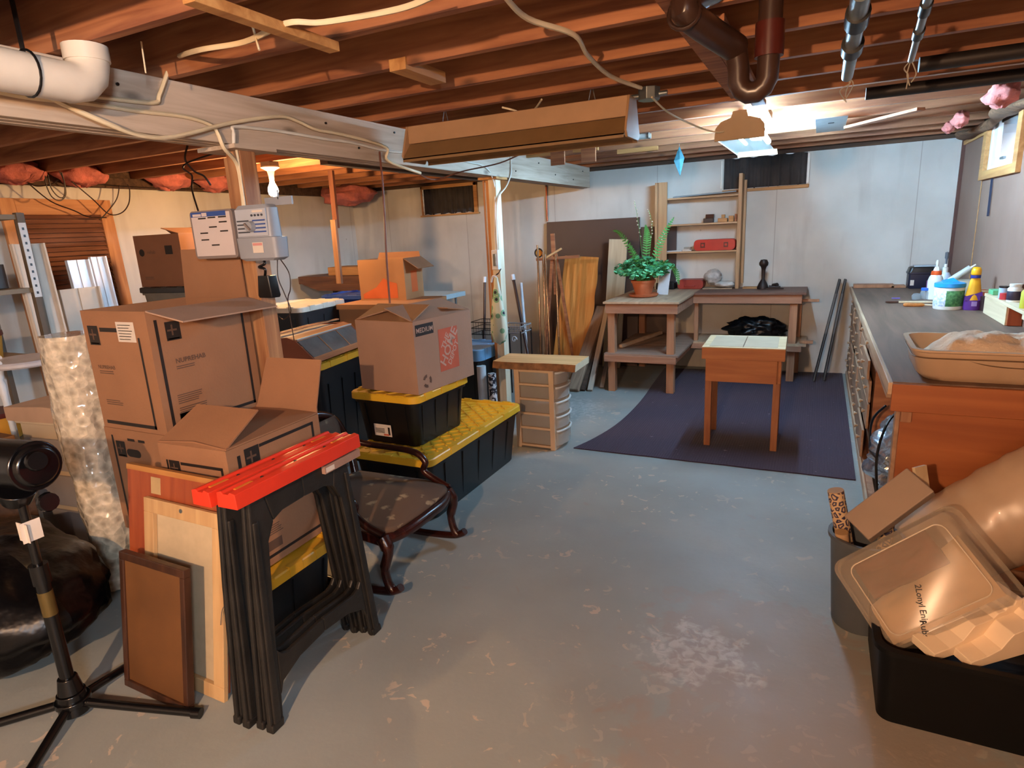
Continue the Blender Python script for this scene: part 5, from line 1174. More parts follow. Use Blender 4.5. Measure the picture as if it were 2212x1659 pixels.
rod('hanging_pipe', 'brown round upright pipe left of the pale post', 'pipe', (-2.62, 4.9, .0), (-2.62, 4.9, 2.255), .017, wood('brown round pole', '8a5630', 'b07c4c', 2))
# wire plant stand
t = thing('wire_stand', 'black and white wire plant stand with scrolls behind the wood slab', 'stand', (-2.62, 5.35, 0))
g = G()
for z in (.66, .72): g.tube([(-.12, -.12, z), (.12, -.12, z), (.12, .12, z), (-.12, .12, z), (-.12, -.12, z)], .006, 6, cap=False)
for i in range(9):
    for s in (-1, 1): g.cyl((-.12+.03*i, s*.12, .66), (-.12+.03*i, s*.12, .72), .003, seg=5)
g.build('basket_rim', plain('grey wire', '8f9294', .4), t)
for sx in (-1, 1):
    for sy in (-1, 1): G().cyl((sx*.12, sy*.12, 0), (sx*.12, sy*.12, .68), .007).build('leg', mBlack, t)
g = G()
for s in (-1, 1): g.tube([(s*.05+s*.03*cos(a)*(1-a/9), -.125, .60+.035*sin(a)*(1-a/9)) for a in [k*.4 for k in range(18)]], .005, 6)
g.build('scroll', mCapW, t, smooth=60)
t = thing('wire_basket', 'dark wire basket left of the pale post', 'basket', (-2.98, 5.45, .62))
g = G()
for z in (0, .06, .12): g.tube([(-.12, -.12, z), (.12, -.12, z), (.12, .12, z), (-.12, .12, z), (-.12, -.12, z)], .004, 5, cap=False)
for i in range(9):
    for s in (-1, 1): g.cyl((-.12+.03*i, s*.12, 0), (-.12+.03*i, s*.12, .12), .002, seg=4)
g.build('basket', mBlack, t)
for sx in (-1, 1):
    for sy in (-1, 1): G().cyl((sx*.12, sy*.12, -.62), (sx*.12, sy*.12, 0), .006).build('leg', mBlack, t)
# patterned cloth bag hanging on the post
def spot_mat():
    m, nt, b = new_mat('green spotted cloth'); N = nt.nodes; L = nt.links
    tc = N.new('ShaderNodeTexCoord'); v = N.new('ShaderNodeTexVoronoi'); v.inputs['Scale'].default_value = 15; L.new(tc.outputs['Object'], v.inputs[0])
    r = N.new('ShaderNodeValToRGB'); r.color_ramp.interpolation = 'CONSTANT'; e = r.color_ramp.elements; e[0].position = 0; e[0].color = (.02, .03, .05, 1); e[1].position = .2; e[1].color = (.20, .42, .27, 1); q = e.new(.42); q.color = (.60, .66, .55, 1)
    L.new(v.outputs['Distance'], r.inputs[0]); L.new(r.outputs[0], b.inputs['Base Color']); b.inputs['Roughness'].default_value = .8; return m
t = thing('cloth_bag', 'green and white spotted cloth bag hanging from a hook on the pale post', 'bag', (-2.40, 4.60, 0))
g = G(); g.lathe([(.012, 1.24), (.02, 1.20), (.035, 1.12), (.055, .98), (.075, .86), (.078, .78), (.055, .70), (.0, .67)], seg=22, sq=(1, .55)); g.build('bag', spot_mat(), t, smooth=60, jitter=.003)
G().tube(spline([(0, .04, 1.27), (0, 0, 1.26), (.03, -.02, 1.27), (.06, -.02, 1.31)], 5), .004, 6).build('hook', mIron, t); G().tube(spline([(0, 0, 1.24), (-.03, .0, 1.25), (-.06, .02, 1.20)], 4), .008, 6).build('tie', mCapW, t, smooth=60)
# patterned tube with black marks behind drawer unit
t = tag(G().cyl((-2.54, 4.50, .001), (-2.54, 4.50, .50), .04, seg=20).build('printed_tube', plain('white tube', 'c9cfd4', .5)), 'white tube standing between the pale blue bin and the drawer unit', 'tube')
def bw_mat():
    m, nt, b = new_mat('black and white print'); N = nt.nodes; L = nt.links
    tc = N.new('ShaderNodeTexCoord'); v = N.new('ShaderNodeTexNoise'); v.inputs['Scale'].default_value = 38; L.new(tc.outputs['Object'], v.inputs[0])
    r = N.new('ShaderNodeValToRGB'); r.color_ramp.interpolation = 'CONSTANT'; e = r.color_ramp.elements; e[0].color = (.02, .02, .03, 1); e[1].position = .5; e[1].color = (.6, .6, .62, 1)
    L.new(v.outputs['Fac'], r.inputs[0]); L.new(r.outputs[0], b.inputs['Base Color']); return m
tag(G().cyl((-2.44, 4.50, .001), (-2.44, 4.50, .44), .035, seg=18).build('patterned_roll', bw_mat(), smooth=40), 'black and white patterned paper roll standing left of the drawer unit', 'paper roll')

for i, (xb, yb_, xt, lab) in enumerate(((.03, 6.72, .20, 'dark grey folded chair frame leaning at the far end of the counter, left one'), (.12, 6.76, .25, 'dark grey folded chair frame leaning at the far end of the counter, right one'))):
    t = thing('folded_chair', lab, 'chair')
    mG = plain('dusty dark metal', '3f3d3c', .5, .2, metal=.3)
    a = Vector((xb, yb_, .012)); b = Vector((xt, 7.03, .98))
    for s in (-1, 1): G().tube([a+Vector((0, s*.05-.03, 0)), b+Vector((0, s*.03-.03, 0))], .012, 8).build('side_bar', mG, t, smooth=50)
    G().bar(a+(b-a)*.45+Vector((0, -.03, 0)), a+(b-a)*.85+Vector((0, -.03, 0)), .10, .02, 0, (1, 0, 0)).build('seat', plain('dusty seat board', '55504c', .6, .2), t, bevel=.004)
# ---------------------------------------------------------------- long counter at right
mCnt = wood('worn counter top', '5b4435', '755a4a', 1, .6, .6, False); mEnd = wood('orange brown board', '8c4a22', 'a55f30', 0, .5, .5, False); mEdge = wood('light counter edge', 'a08268', 'c2a78a', 1, 1, .6)
mDrw = wood('drawer front wood', '8b6a52', 'ad8b70', 1, .9, .6)
t = thing('workshop_counter', 'long wooden counter with many small drawers along the right wall', 'counter')
G().box((.315, 2.995, .87), (XR-.002, YF-.02, .90)).build('counter_top', mCnt, t, bevel=.002)
G().box((.30, 2.985, .845), (.318, YF-.02, .898)).build('front_edge', mEdge, t, bevel=.003)
G().box((.315, 2.972, .775), (XR-.002, 2.996, .895)).build('end_board', mEnd, t, bevel=.003)
G().box((.36, 3.02, .10), (XR-.002, 3.045, .775)).build('end_panel', mEnd, t, bevel=.002)
G().box((.345, 3.046, .0), (.40, 3.10, .868)).build('leg', mDrw, t, bevel=.002)
G().box((.36, 3.005, .72), (.40, 3.02, .775)).build('end_block', mBenZ, t, bevel=.003)
G().box((.318, 3.2, .775), (.345, 4.25, .85)).build('front_rail', mDrw, t, bevel=.002)
G().box((.36, 4.28, .08), (XR-.002, YF-.03, .87)).build('drawer_carcass', mJoist, t)
G().box((.33, 3.05, .02), (XR-.002, YF-.03, .08)).build('base', mBenZ, t)
G().box((.318, 2.7, .0), (.36, 7.0, .05)).build('kick_board', mEdge, t)
rd = random.Random(5)
ys = [4.29+i*.555 for i in range(6)]
rows = ((.09, .27), (.28, .44), (.45, .59), (.60, .72), (.73, .84))
for i in range(5):
    for j, (z0, z1) in enumerate(rows):
        out = rd.choice((0, 0, .0, .008, .018)); x = .345-out
        dq = G().box((x-.014, ys[i]+.01, z0), (x, ys[i+1]-.01, z1)).build('drawer', mDrw, t, bevel=.003)
        g = G()
        for q in ((.28,) if j > 2 else (.15, .4)): g.lathe([(0, -.001), (.007, -.001), (.007, .008), (.014, .014), (.014, .02), (0, .023)], (x-.014, ys[i]+q, (z0+z1)/2), 12, 0, Matrix.Rotation(radians(-90), 3, 'Y'))
        if len(g.f) > 80:
            h = len(g.v)//2
        g2 = G(); 
        for q in ((.28,) if j > 2 else (.15, .4)):
            G().lathe([(0, -.001), (.007, -.001), (.007, .008), (.014, .014), (.014, .02), (0, .023)], (x-.014, ys[i]+q, (z0+z1)/2), 12, 0, Matrix.Rotation(radians(-90), 3, 'Y')).build('knob', mEdge, dq, smooth=50)
# small riser shelf at the wall side
t = thing('riser_shelf', 'low pale wooden riser shelf on the counter against the wall', 'shelf')
mPly = wood('pale plywood', 'bfa684', 'd8c3a0', 1, .6, .6, False)
G().box((1.035, 3.3, 1.015), (XR-.004, 5.22, 1.035)).build('shelf_board', mPly, t, bevel=.002)
G().box((1.035, 4.63, .902), (1.05, 5.2, 1.015)).build('front_board', mPly, t, bevel=.002)
G().box((1.045, 4.62, .902), (XR-.004, 4.645, 1.015)).build('divider', mRedW, t, bevel=.002)
G().box((1.05, 3.9, .902), (XR-.01, 3.93, 1.015)).box((1.05, 3.3, .902), (XR-.01, 3.33, 1.015)).build('foot', mPly, t)
G().box((1.035, 3.6, .99), (1.05, 4.3, 1.015)).build('front_lip', mPly, t)

def lathe_thing(name, lab, cat, loc, parts, sc=1.0):
    t = thing(name, lab, cat, loc)
    for pn, prof, mt in parts: G().lathe([(r*sc, z*sc) for r, z in prof], seg=26).build(pn, mt, t, smooth=40)
    return t
Z = .9005
def leafy_label():
    if 'lab' in MATS: return MATS['lab']
    m, nt, b = new_mat('green label'); N = nt.nodes; L = nt.links
    tc = N.new('ShaderNodeTexCoord'); sx = N.new('ShaderNodeSeparateXYZ'); L.new(tc.outputs['Object'], sx.inputs[0])
    n = N.new('ShaderNodeTexNoise'); n.inputs['Scale'].default_value = 60; L.new(tc.outputs['Object'], n.inputs[0])
    r = N.new('ShaderNodeValToRGB'); e = r.color_ramp.elements; e[0].position = .35; e[0].color = (.03, .14, .05, 1); e[1].position = .7; e[1].color = (.10, .32, .12, 1)
    L.new(n.outputs['Fac'], r.inputs[0]); r2 = N.new('ShaderNodeValToRGB'); e = r2.color_ramp.elements; e[0].position = .35; e[0].color = (.35, .45, .6, 1); e[1].position = .65; e[1].color = (.75, .8, .85, 1); L.new(n.outputs['Fac'], r2.inputs[0])
    lt = N.new('ShaderNodeMath'); lt.operation = 'LESS_THAN'; lt.inputs[1].default_value = -.03; L.new(sx.outputs[0], lt.inputs[0])
    mx = N.new('ShaderNodeMix'); mx.data_type = 'RGBA'; L.new(lt.outputs[0], mx.inputs[0]); L.new(r.outputs[0], mx.inputs[6]); L.new(r2.outputs[0], mx.inputs[7]); L.new(mx.outputs[2], b.inputs['Base Color']); MATS['lab'] = m; return m
mCyan = plain('cyan lid', '1f8fd0', .35); mWP = plain('white plastic', 'd8d8d2', .4)
t = lathe_thing('wipes_tub', 'round tub with cyan lid and green label on the counter', 'tub', (.865, 5.42, Z), (('body', [(0, 0), (.088, 0), (.092, .008), (.092, .155), (.086, .158), (0, .158)], mWP), ('label', [(.0925, .025), (.0932, .026), (.0932, .135), (.0925, .136)], leafy_label()), ('lid', [(.092, .157), (.096, .160), (.096, .185), (.07, .192), (0, .192)], mCyan)))
G().prism([(-.05, -.03, .192), (.05, -.03, .192), (.05, .04, .192), (.02, .04, .215), (-.05, .03, .198)], (0, 0, .004)).build('flip_cap', mCyan, t)
# purple and yellow bottle
t = thing('cleaner_bottle', 'yellow and purple cleaner bottle with domed yellow cap', 'bottle', (1.0, 5.36, Z))
G().lathe([(0, 0), (.052, 0), (.056, .01), (.054, .07), (.0, .071)], seg=24, sq=(1, .6)).prism([(-.054, -.028, .069), (.052, -.028, .069), (.044, -.028, .13), (-.05, -.028, .098)], (0, .056, 0)).build('lower_body', plain('purple bottle', '5a2f85', .35), t, smooth=40)
G().lathe([(0, .071), (.053, .07), (.047, .11), (.038, .16), (.030, .21), (.024, .225), (0, .226)], seg=24, sq=(1, .6)).build('upper_body', plain('yellow bottle', 'e0a31e', .35), t, smooth=40)
G().cyl((0, 0, .225), (0, 0, .245), .03).build('collar', plain('dark blue collar', '1f2b78', .4), t, smooth=40)
G().lathe([(.027, .245), (.03, .25), (.03, .28), (.022, .298), (0, .303)], seg=20).build('cap', plain('yellow cap', 'e6a81c', .35), t, smooth=60)
G().box((-.012, -.0335, .03), (.02, -.032, .062)).build('label', plain('violet label', '9a7fb8', .5), t)
lathe_thing('glue_bottle', 'tall white glue bottle with orange collar and white tip', 'bottle', (.86, 6.02, Z), (('body', [(0, 0), (.052, 0), (.054, .02), (.054, .15), (.045, .18), (.03, .20), (0, .201)], mWP), ('collar', [(.036, .195), (.038, .20), (.034, .225), (.02, .23)], plain('orange collar', 'd8531f', .4)), ('tip', [(.024, .228), (.018, .25), (.008, .262), (.012, .29), (.008, .31), (0, .312)], mWP)))
lathe_thing('white_bottle', 'white bottle with blue label and pump top behind the glue bottle', 'bottle', (.96, 6.30, Z), (('body', [(0, 0), (.048, 0), (.05, .02), (.05, .15), (.03, .19), (0, .192)], plain('pale blue white bottle', 'c9d6e8', .35)), ('label', [(.0505, .06), (.051, .061), (.051, .11), (.0505, .111)], mBlue), ('neck', [(.02, .19), (.02, .23), (.012, .235), (.012, .26)], mWP), ('stem', [(.006, .26), (.008, .30), (.014, .31), (.014, .355), (0, .36)], plain('grey stem', '5b6168', .4))))
lathe_thing('glass_jar', 'small clear glass jar with blue lid left of the glue bottle', 'jar', (.80, 6.02, Z), (('body', [(0, 0), (.035, 0), (.037, .05), (.03, .07), (0, .071)], sheetmat('clear glass', 'aab4ba', .08, .6)), ('lid', [(.032, .07), (.032, .09), (0, .091)], plain('blue lid', '2c67c4', .4))))
lathe_thing('glass_jar', 'little clear lying bowl beside the blue-lidded jar', 'jar', (.735, 5.98, Z), (('body', [(0, 0), (.028, 0), (.034, .03), (.02, .05), (0, .051)], sheetmat('clear glass', 'aab4ba', .08, .6)),))
# dark toolbox with clear tray lid
t = thing('small_toolbox', 'dark blue-black toolbox with clear lid tray at the far counter corner', 'toolbox', (.87, 6.93, Z), 0)
mTB = plain('navy toolbox', '151a2e', .4); G().loops([rrect(.19, .17, .02, 0), rrect(.21, .18, .02, .02), rrect(.21, .18, .02, .13), rrect(.225, .19, .02, .135), rrect(.225, .19, .02, .15)]).build('body', mTB, t, smooth=40)
G().loops([rrect(.22, .185, .02, .15), rrect(.20, .17, .03, .19), rrect(.17, .14, .03, .20)]).build('lid', mBlack, t, smooth=40); G().box((-.07, -.08, .20), (.11, .04, .212)).build('clear_tray', sheetmat('clear tray', 'bccbd6', .15, .3), t); G().box((-.09, -.0935, .03), (-.06, -.0915, .08)).build('label', mPaper, t)
lathe_thing('purple_jar', 'small purple-capped container between toolbox and glue bottle', 'container', (.90, 6.55, Z), (('body', [(0, 0), (.03, 0), (.03, .10), (0, .101)], plain('violet container', '7a3b78', .4)),))
# paint brush, pads
t = thing('paint_brush', 'flat brush with brown handle and pale wooden ferrule on the counter', 'brush', (.62, 5.74, Z+.003), 0)
G().box((-.12, -.012, 0), (-.03, .012, .014)).build('handle', plain('dark handle', '4a2c22', .4), t, bevel=.004); G().box((-.03, -.02, 0), (.20, .02, .012)).build('blade', mPly, t, bevel=.003)
t = thing('hand_brush', 'brush with amber bristle head lying on the counter', 'brush', (.66, 5.52, Z), 0)
G().loops([[Vector((x, p.x, p.y+.014)) for p in rrect(.03*k, .026*k, .008, 0, 3)] for x, k in ((-.06, .6), (-.05, 1), (.06, 1), (.075, .6))]).build('bristles', plain('amber bristle', 'a8662a', .7, .3, 40), t, smooth=40); G().cyl((.07, 0, .013), (.17, 0, .01), .006).build('handle', mPly, t)
tag(G().box((-.03, -.01, 0), (.03, .01, .006)).build('purple_marker', plain('violet marker', '6a55b8', .4), bevel=.002), 'small purple pen lying on the counter', 'pen').location = (.60, 6.05, Z)
# box holder with angled white triangle
t = thing('wooden_holder', 'open wooden box holder with white set square behind the yellow bottle', 'holder', (1.065, 5.50, Z))
G().box((-.05, .04, 0), (.045, .05, .125)).box((.035, -.06, 0), (.045, .04, .125)).box((-.05, -.06, 0), (-.04, .04, .125)).box((-.05, -.06, 0), (.045, .04, .008)).build('case', mRedW, t, bevel=.001); G().box((-.055, -.065, .118), (.05, -.058, .13)).box((.045, -.065, 0), (.052, -.058, .125)).build('pale_trim', mPly, t)
G().prism([(-.04, -.075, .002), (.025, -.07, .002), (-.03, -.066, .115)], (.0, .006, 0)).build('set_square', plain('ivory triangle', 'd6cdb8', .4), t)
# caulking tube lying up
t = thing('caulk_tube', 'pale grey caulk tube tilted up against the panel wall', 'tube', (.99, 5.95, 1.09)); t.rotation_euler = (radians(0), radians(52), radians(0))
G().cyl((0, 0, -.06), (0, 0, .10), .024).build('tube', plain('grey tube', 'b3b7b0', .4), t, smooth=40); G().cyl((0, 0, .10), (0, 0, .14), .010, .006).build('nozzle', mWP, t); G().bar((-.03, 0, -.16), (0, 0, -.06), .018, .018).build('trigger', mWP, t)
tag(G().box((-.08, -.12, 0), (.08, .12, .165)).build('paper_bag', plain('crumpled cream paper', 'b8ad96', .8, .12, 8, .4), jitter=.012, bevel=.004), 'crumpled cream paper bag under the caulk tube', 'bag').location = (1.01, 5.93, Z)
lathe_thing('black_cup', 'small dark spool on the counter behind the riser shelf', 'spool', (1.07, 5.33, Z), (('body', [(0, 0), (.03, 0), (.035, .1), (0, .101)], plain('black red spool', '2a1516', .4)),))
# jars on the riser
ZR = 1.0355
lathe_thing('paint_jar', 'white-lidded jar with dark label on the riser shelf', 'jar', (1.085, 4.72, ZR), (('body', [(0, 0), (.036, 0), (.038, .006), (.038, .08), (.028, .092), (0, .093)], mWP), ('label', [(.0384, .012), (.039, .013), (.039, .065), (.0384, .066)], plain('dark label', '2a1f33', .5)), ('lid', [(.030, .092), (.031, .095), (.031, .108), (0, .109)], mWP)))
lathe_thing('paint_jar', 'squat jar with blue and white label behind the dark-label jar', 'jar', (1.075, 4.92, ZR), (('body', [(0, 0), (.028, 0), (.028, .065), (0, .066)], plain('pale blue jar', '9fb8d0', .4)), ('lid', [(.029, .065), (.029, .075), (0, .076)], mBlack)))
lathe_thing('spray_bottle', 'yellow-green bottle at the right edge of the riser shelf', 'bottle', (1.075, 4.42, ZR), (('body', [(0, 0), (.03, 0), (.03, .09), (.018, .11), (0, .111)], plain('yellow green bottle', 'b8b43a', .4)), ('cap', [(.016, .11), (.016, .15), (0, .151)], mWP)))
tag(G().box((-.03, -.06, 0), (.03, .06, .03)).build('green_box', plain('green and white box', '5fae7c', .5), bevel=.003), 'small green box on the riser shelf\'s far end', 'box').location = (1.08, 5.14, ZR)
tag(G().cyl((0, 0, 0), (0, 0, .04), .025).build('red_pot', plain('red pot', 'b8343a', .4), smooth=40), 'little red pot in front of the blue-label jar', 'pot').location = (1.062, 4.84, ZR)
t = thing('brush_packet', 'clear packet with white card and dark brush on the counter at right', 'packet', (.99, 4.2, Z)); G().box((-.1, -.05, 0), (.09, .05, .012)).build('packet', sheetmat('clear tray', 'bccbd6', .15, .3), t, bevel=.003); G().box((-.03, -.03, .012), (.08, .03, .02)).build('card', mPaper, t)
tag(G().box((-.09, -.02, 0), (.10, .02, .006)).build('white_spatula', mWP, bevel=.002), 'white spatula lying in front of the clear packet', 'spatula').location = (.95, 4.02, Z)
tag(G().bar((0, 0, 0), (0, -.02, -.27), .014, .006).build('putty_knife', plain('blue steel', '34415a', .3, metal=.4)), 'thin dark blue blade hanging on the panel wall below the window', 'blade').location = onx(2143, 385, XR-.012)
for (px, w_, lab) in ((1880, .34, 'thin flat board on the far end of the counter'), (1950, .12, 'small wood block at the far end of the counter near the toolbox')):
    p = onz(px, 612, Z); x = min(p.x, .7); tag(G().box((x-w_/2, 6.93, Z), (x+w_/2, 7.07, Z+(.03 if w_ > .2 else .02))).build('board_piece', mBenZ, bevel=.002), lab, 'board')

# cat-litter style tray with cloth
t = thing('plastic_tray', 'deep beige plastic tray on the near end of the counter', 'tray', (.75, 3.23, Z), -1)
mTray2 = plain('beige plastic', 'b89c80', .4, .05)
L = []
for z, w_, d_ in ((0, .62, .36), (.03, .68, .42), (.125, .72, .46), (.13, .74, .48), (.138, .74, .48), (.138, .70, .44), (.04, .65, .39), (.012, .60, .34)): L.append(rrect(w_, d_, .07, z, 6))
G().loops(L).build('tray', mTray2, t, smooth=40)
G().tube(spline([(-.22, -.222, .115), (-.12, -.219, .085), (0, -.217, .075), (.12, -.219, .085), (.22, -.222, .115)], 6), .004, 5).tube(rrect(.724, .464, .07, .105, 6)+[rrect(.724, .464, .07, .105, 6)[0]], .003, 5, cap=False).build('moulded_line', plain('dark beige line', '6a523c', .5), t)
from mathutils import noise as NZ
g = G(); g.grid(lambda u, v: (-.31+.64*u, -.17+.32*v, .06+.125*(1-abs(2*v-1)**2.4)*(1-abs(2*u-1)**5)+.03*NZ.noise(Vector((u*7, v*3, 2)))+.012*NZ.noise(Vector((u*16, v*9, 5)))), 60, 34)
o = tag(g.build('cloth', plain('cream terry cloth', 'd6bda2', .95, .1, 12, .6, 90), smooth=80), 'crumpled cream cloth lying in the beige tray', 'cloth'); o.location = (.75, 3.23, Z)

# silver crumpled bag in the open bay
mFoil = plain('silver plastic', 'b9c3d0', .2, .3, 10, 1.0, 9, metal=.8)
o = lumpy('silver_bag', mFoil, (.60, 3.68, .325), (.27, .46, .24), 'crumpled silver plastic bag with black straps in the open bay of the counter', 'bag', .17, 4, 90, 50, .02)
g = G()
for pts in ([(.34, 3.35, .20), (.325, 3.42, .40), (.36, 3.5, .55), (.42, 3.62, .60)], [(.36, 3.6, .12), (.325, 3.75, .30), (.33, 3.9, .45), (.40, 4.0, .52)], [(.325, 3.42, .40), (.31, 3.6, .38), (.325, 3.8, .36), (.37, 4.0, .30)]): g.tube(spline(pts, 6), .007, 6)
g.build('black_strap', mBlack, o)

# ---------------------------------------------------------------- right foreground
t = thing('black_tub', 'large black plastic tub at the lower right corner', 'tub', (0, 0, 0))
mTub = plain('black tub', '050506', .5, .15, 20, spec=.2)
cx, cy, w_, d_ = .665, 2.245, .83, .50
L = [rrect(w_*.97, d_*.95, .04, z, 5, cx, cy) for z in (0.001, .012)]+[rrect(w_, d_, .05, .255, 5, cx, cy), rrect(w_+.03, d_+.03, .06, .258, 5, cx, cy), rrect(w_+.03, d_+.03, .06, .275, 5, cx, cy), rrect(w_-.015, d_-.015, .05, .275, 5, cx, cy), rrect(w_*.97-.02, d_*.95-.02, .04, .015, 5, cx, cy)]
G().loops(L).build('tub', mTub, t, smooth=40)
# grey wastebasket with paper rolls
t = thing('wastebasket', 'grey plastic wastebasket left of the black tub', 'basket', (.235, 2.55, 0))
G().lathe([(0, .001), (.095, .001), (.10, .01), (.125, .37), (.135, .375), (.135, .39), (.12, .39), (.095, .015), (0, .015)], seg=30).build('basket', plain('grey bin plastic', '4c5054', .45), t, smooth=40)
mWrap = plain('cream wrapping paper', 'b8946e', .6, .08)
def deco_mat():
    m, nt, b = new_mat('patterned wrapping paper'); N = nt.nodes; L = nt.links
    tc = N.new('ShaderNodeTexCoord'); v = N.new('ShaderNodeTexVoronoi'); v.feature = 'DISTANCE_TO_EDGE'; v.inputs['Scale'].default_value = 38; L.new(tc.outputs['Object'], v.inputs[0])
    r = N.new('ShaderNodeValToRGB'); r.color_ramp.interpolation = 'CONSTANT'; e = r.color_ramp.elements; e[0].color = (.55, .38, .22, 1); e[1].position = .12; e[1].color = (.035, .03, .07, 1); q = e.new(.3); q.color = (.5, .34, .2, 1)
    L.new(v.outputs['Distance'], r.inputs[0]); L.new(r.outputs[0], b.inputs['Base Color']); b.inputs['Roughness'].default_value = .5; return m
mDeco = deco_mat(); mRollEnd = plain('roll end', 'a8845c', .8)
def roll(a, b, r, mat, lab, name='wrapping_roll'):
    t = thing(name, lab, 'paper roll'); G().cyl(a, b, r, seg=22, cap=True).build('roll', mat, t, smooth=40); a = Vector(a); b = Vector(b); d = (b-a).normalized(); G().cyl(b-d*.002, b+d*.002, r*.97, seg=22).build('roll_end', mRollEnd, t); return t
roll((.23, 2.58, .03), ony(1805, 1060, 2.56), .030, mDeco, 'patterned wrapping paper roll, tallest in the wastebasket')
roll((.20, 2.54, .03), ony(1818, 1150, 2.50), .024, mWrap, 'plain cream paper roll, left side of the wastebasket')
t = roll((.25, 2.51, .03), ony(1840, 1198, 2.47), .020, mWrap, 'hollow cream cardboard tube at the front of the wastebasket')
roll((.28, 2.57, .03), (.31, 2.56, .60), .024, mDeco, 'second patterned paper roll leaning right in the wastebasket')
# flat grey carton tube / bracket
a = ony(1852, 1143, 2.36); b = ony(1990, 1040, 2.44)
tag(G().bar(a, b, .115, .05, 0, (-.3, -.75, .55)).build('flat_carton', plain('grey brown carton', '8e7a6a', .6, .05), bevel=.004), 'long flat grey-brown carton leaning over the wastebasket', 'carton')
a = ony(1990, 1018, 2.47); b = ony(2003, 1060, 2.45); tag(G().bar(a+Vector((.0, .05, .0)), b+Vector((0, .05, -.05)), .06, .012).build('wood_wedge', mPly), 'small pale wooden wedge behind the flat carton', 'wedge')
# big rolled underlay wrapped in film
ra = ony(1935, 1225, 2.825); rb = ony(2320, 1035, 2.825)
t = thing('padding_roll', 'large beige roll of padding wrapped in clear film, lower right', 'roll')
d = (rb-ra).normalized(); n = 40; R0 = .18
g = G(); L = []
for i in range(n+1):
    c = ra+(rb-ra)*(i/n); u = d.cross(Vector((0, 0, 1))).normalized(); v = u.cross(d); L.append([c+(u*cos(k*2*pi/36)+v*sin(k*2*pi/36))*(R0+.010*NZ.noise(Vector((i*.35, cos(k*2*pi/36)*2, sin(k*2*pi/36)*2)))) for k in range(36)])
g.loops(L); g.build('roll', plain('beige padding', 'bda48c', .35, .08, 5, .15, 10, coat=.4), t, smooth=60)
L2 = [[ra-d*.003+(d.cross(Vector((0, 0, 1))).normalized()*cos(k*2*pi/24)+d.cross(Vector((0, 0, 1))).normalized().cross(d)*sin(k*2*pi/24))*r for k in range(24)] for r in (.15, .11)]
G().loops([L2[0], L2[1]], cap0=False, cap1=False).build('dark_layer', mSill, t)
# clear storage box standing on its side in the tub
A = ony(1925, 1412, 2.06); Bp = ony(1848, 1192, 2.25); Cp = ony(2095, 1065, 2.30)
ex = (Cp-Bp); W1 = ex.length; ex.normalize(); ey = (Bp-A); ey = (ey-ex*ey.dot(ex)); H1 = ey.length; ey.normalize(); ez = ex.cross(ey)
if ez.y > 0: ez = -ez
t = thing('clear_storage_box', 'clear plastic storage box tilted on its side, handwriting on the bottom', 'storage box')
M = Matrix(((ex.x, ey.x, ez.x, A.x), (ex.y, ey.y, ez.y, A.y), (ex.z, ey.z, ez.z, A.z), (0, 0, 0, 1))); t.matrix_world = M
mCB = sheetmat('clear box plastic', 'b3a491', .2, .74)
dp = .17; L = []
for z, k in ((0, -.012), (-.01, 0), (-dp, .02), (-dp-.003, .035), (-dp-.014, .035)): L.append(rrect(W1+k*2, H1+k*2, .04, z, 6, W1/2, H1/2))
G().loops(L, cap1=False).build('box', mCB, t, smooth=35, solid=.002)
G().tube([p for p in rrect(W1-.07, H1-.07, .03, .001, 6, W1/2, H1/2)]+[rrect(W1-.07, H1-.07, .03, .001, 6, W1/2, H1/2)[0]], .0022, 5, cap=False).build('base_ridge', sheetmat('ridge plastic', 'cdbca6', .3, .2), t)
def script_text(g): 
    g.text('2Lonyl Enip', .026, (W1*.46, H1*.47, .0022), (-.42, -.90, 0), (.90, -.42, 0), 0, .0003); g.text('Rubs', .026, (W1*.33, H1*.16, .0022), (-.42, -.90, 0), (.90, -.42, 0), 0, .0004)
g = G(); script_text(g); g.build('handwriting', mInk, t)
# white cloth inside the box, seen through it
g = G(); g.grid(lambda u, v: (.02+(W1-.04)*u, .02+(H1*(.52+.25*u)-.03)*v, -.014-.015*NZ.noise(Vector((u*4, v*4, 1)))-.05*(v**4)), 30, 26)
g.grid(lambda u, v: (.02+(W1-.04)*u, .02+(H1*(.52+.25*u)-.03)*v, -.13-.03*NZ.noise(Vector((u*4, v*4, 3)))+.05*(v**4)), 30, 26)
o = tag(g.build('folded_cloth', plain('cream folded cloth', 'd0ac80', .9, .06, 10), smooth=80), 'cream folded cloth inside the tilted clear box', 'cloth'); o.matrix_world = M
g = G(); g.grid(lambda u, v: (.05+.26*u, H1*.52+.12*v, -.03-.02*NZ.noise(Vector((u*5, v*5, 8)))), 16, 12)
o = tag(g.build('red_cloth', plain('dark red cloth', '6a3a2a', .9, .3, 8), smooth=80, solid=.01), 'dark reddish cloth seen through the upper part of the clear box', 'cloth'); o.matrix_world = M
# carved corbels
mCor = plain('cream painted wood', 'e2cdb0', .5, .04)
prof = [(0, 0), (.0, .03), (.055, .035), (.10, .05), (.125, .085), (.135, .098), (.20, .105), (.215, .12), (.24, .122), (.245, .132), (.27, .135), (.275, .150), (.30, .150), (.30, .0)]
for n_, (px, py, yy, rz, lab) in enumerate(((1985, 1436, 2.03, 38, 'cream carved corbel in the black tub, rear one'), (2062, 1465, 2.03, 36, 'cream carved corbel in the black tub, nearer one'))):
    p = ony(px, py, yy); o = tag(G().prism([(x, 0, z) for x, z in prof], (0, -.085, 0)).build('corbel', mCor, bevel=.002), lab, 'corbel', 'carved corbels in the black tub')
    o.location = (p.x-.02, p.y+.05, .262); o.rotation_euler = (radians(8), radians(-6), radians(rz))
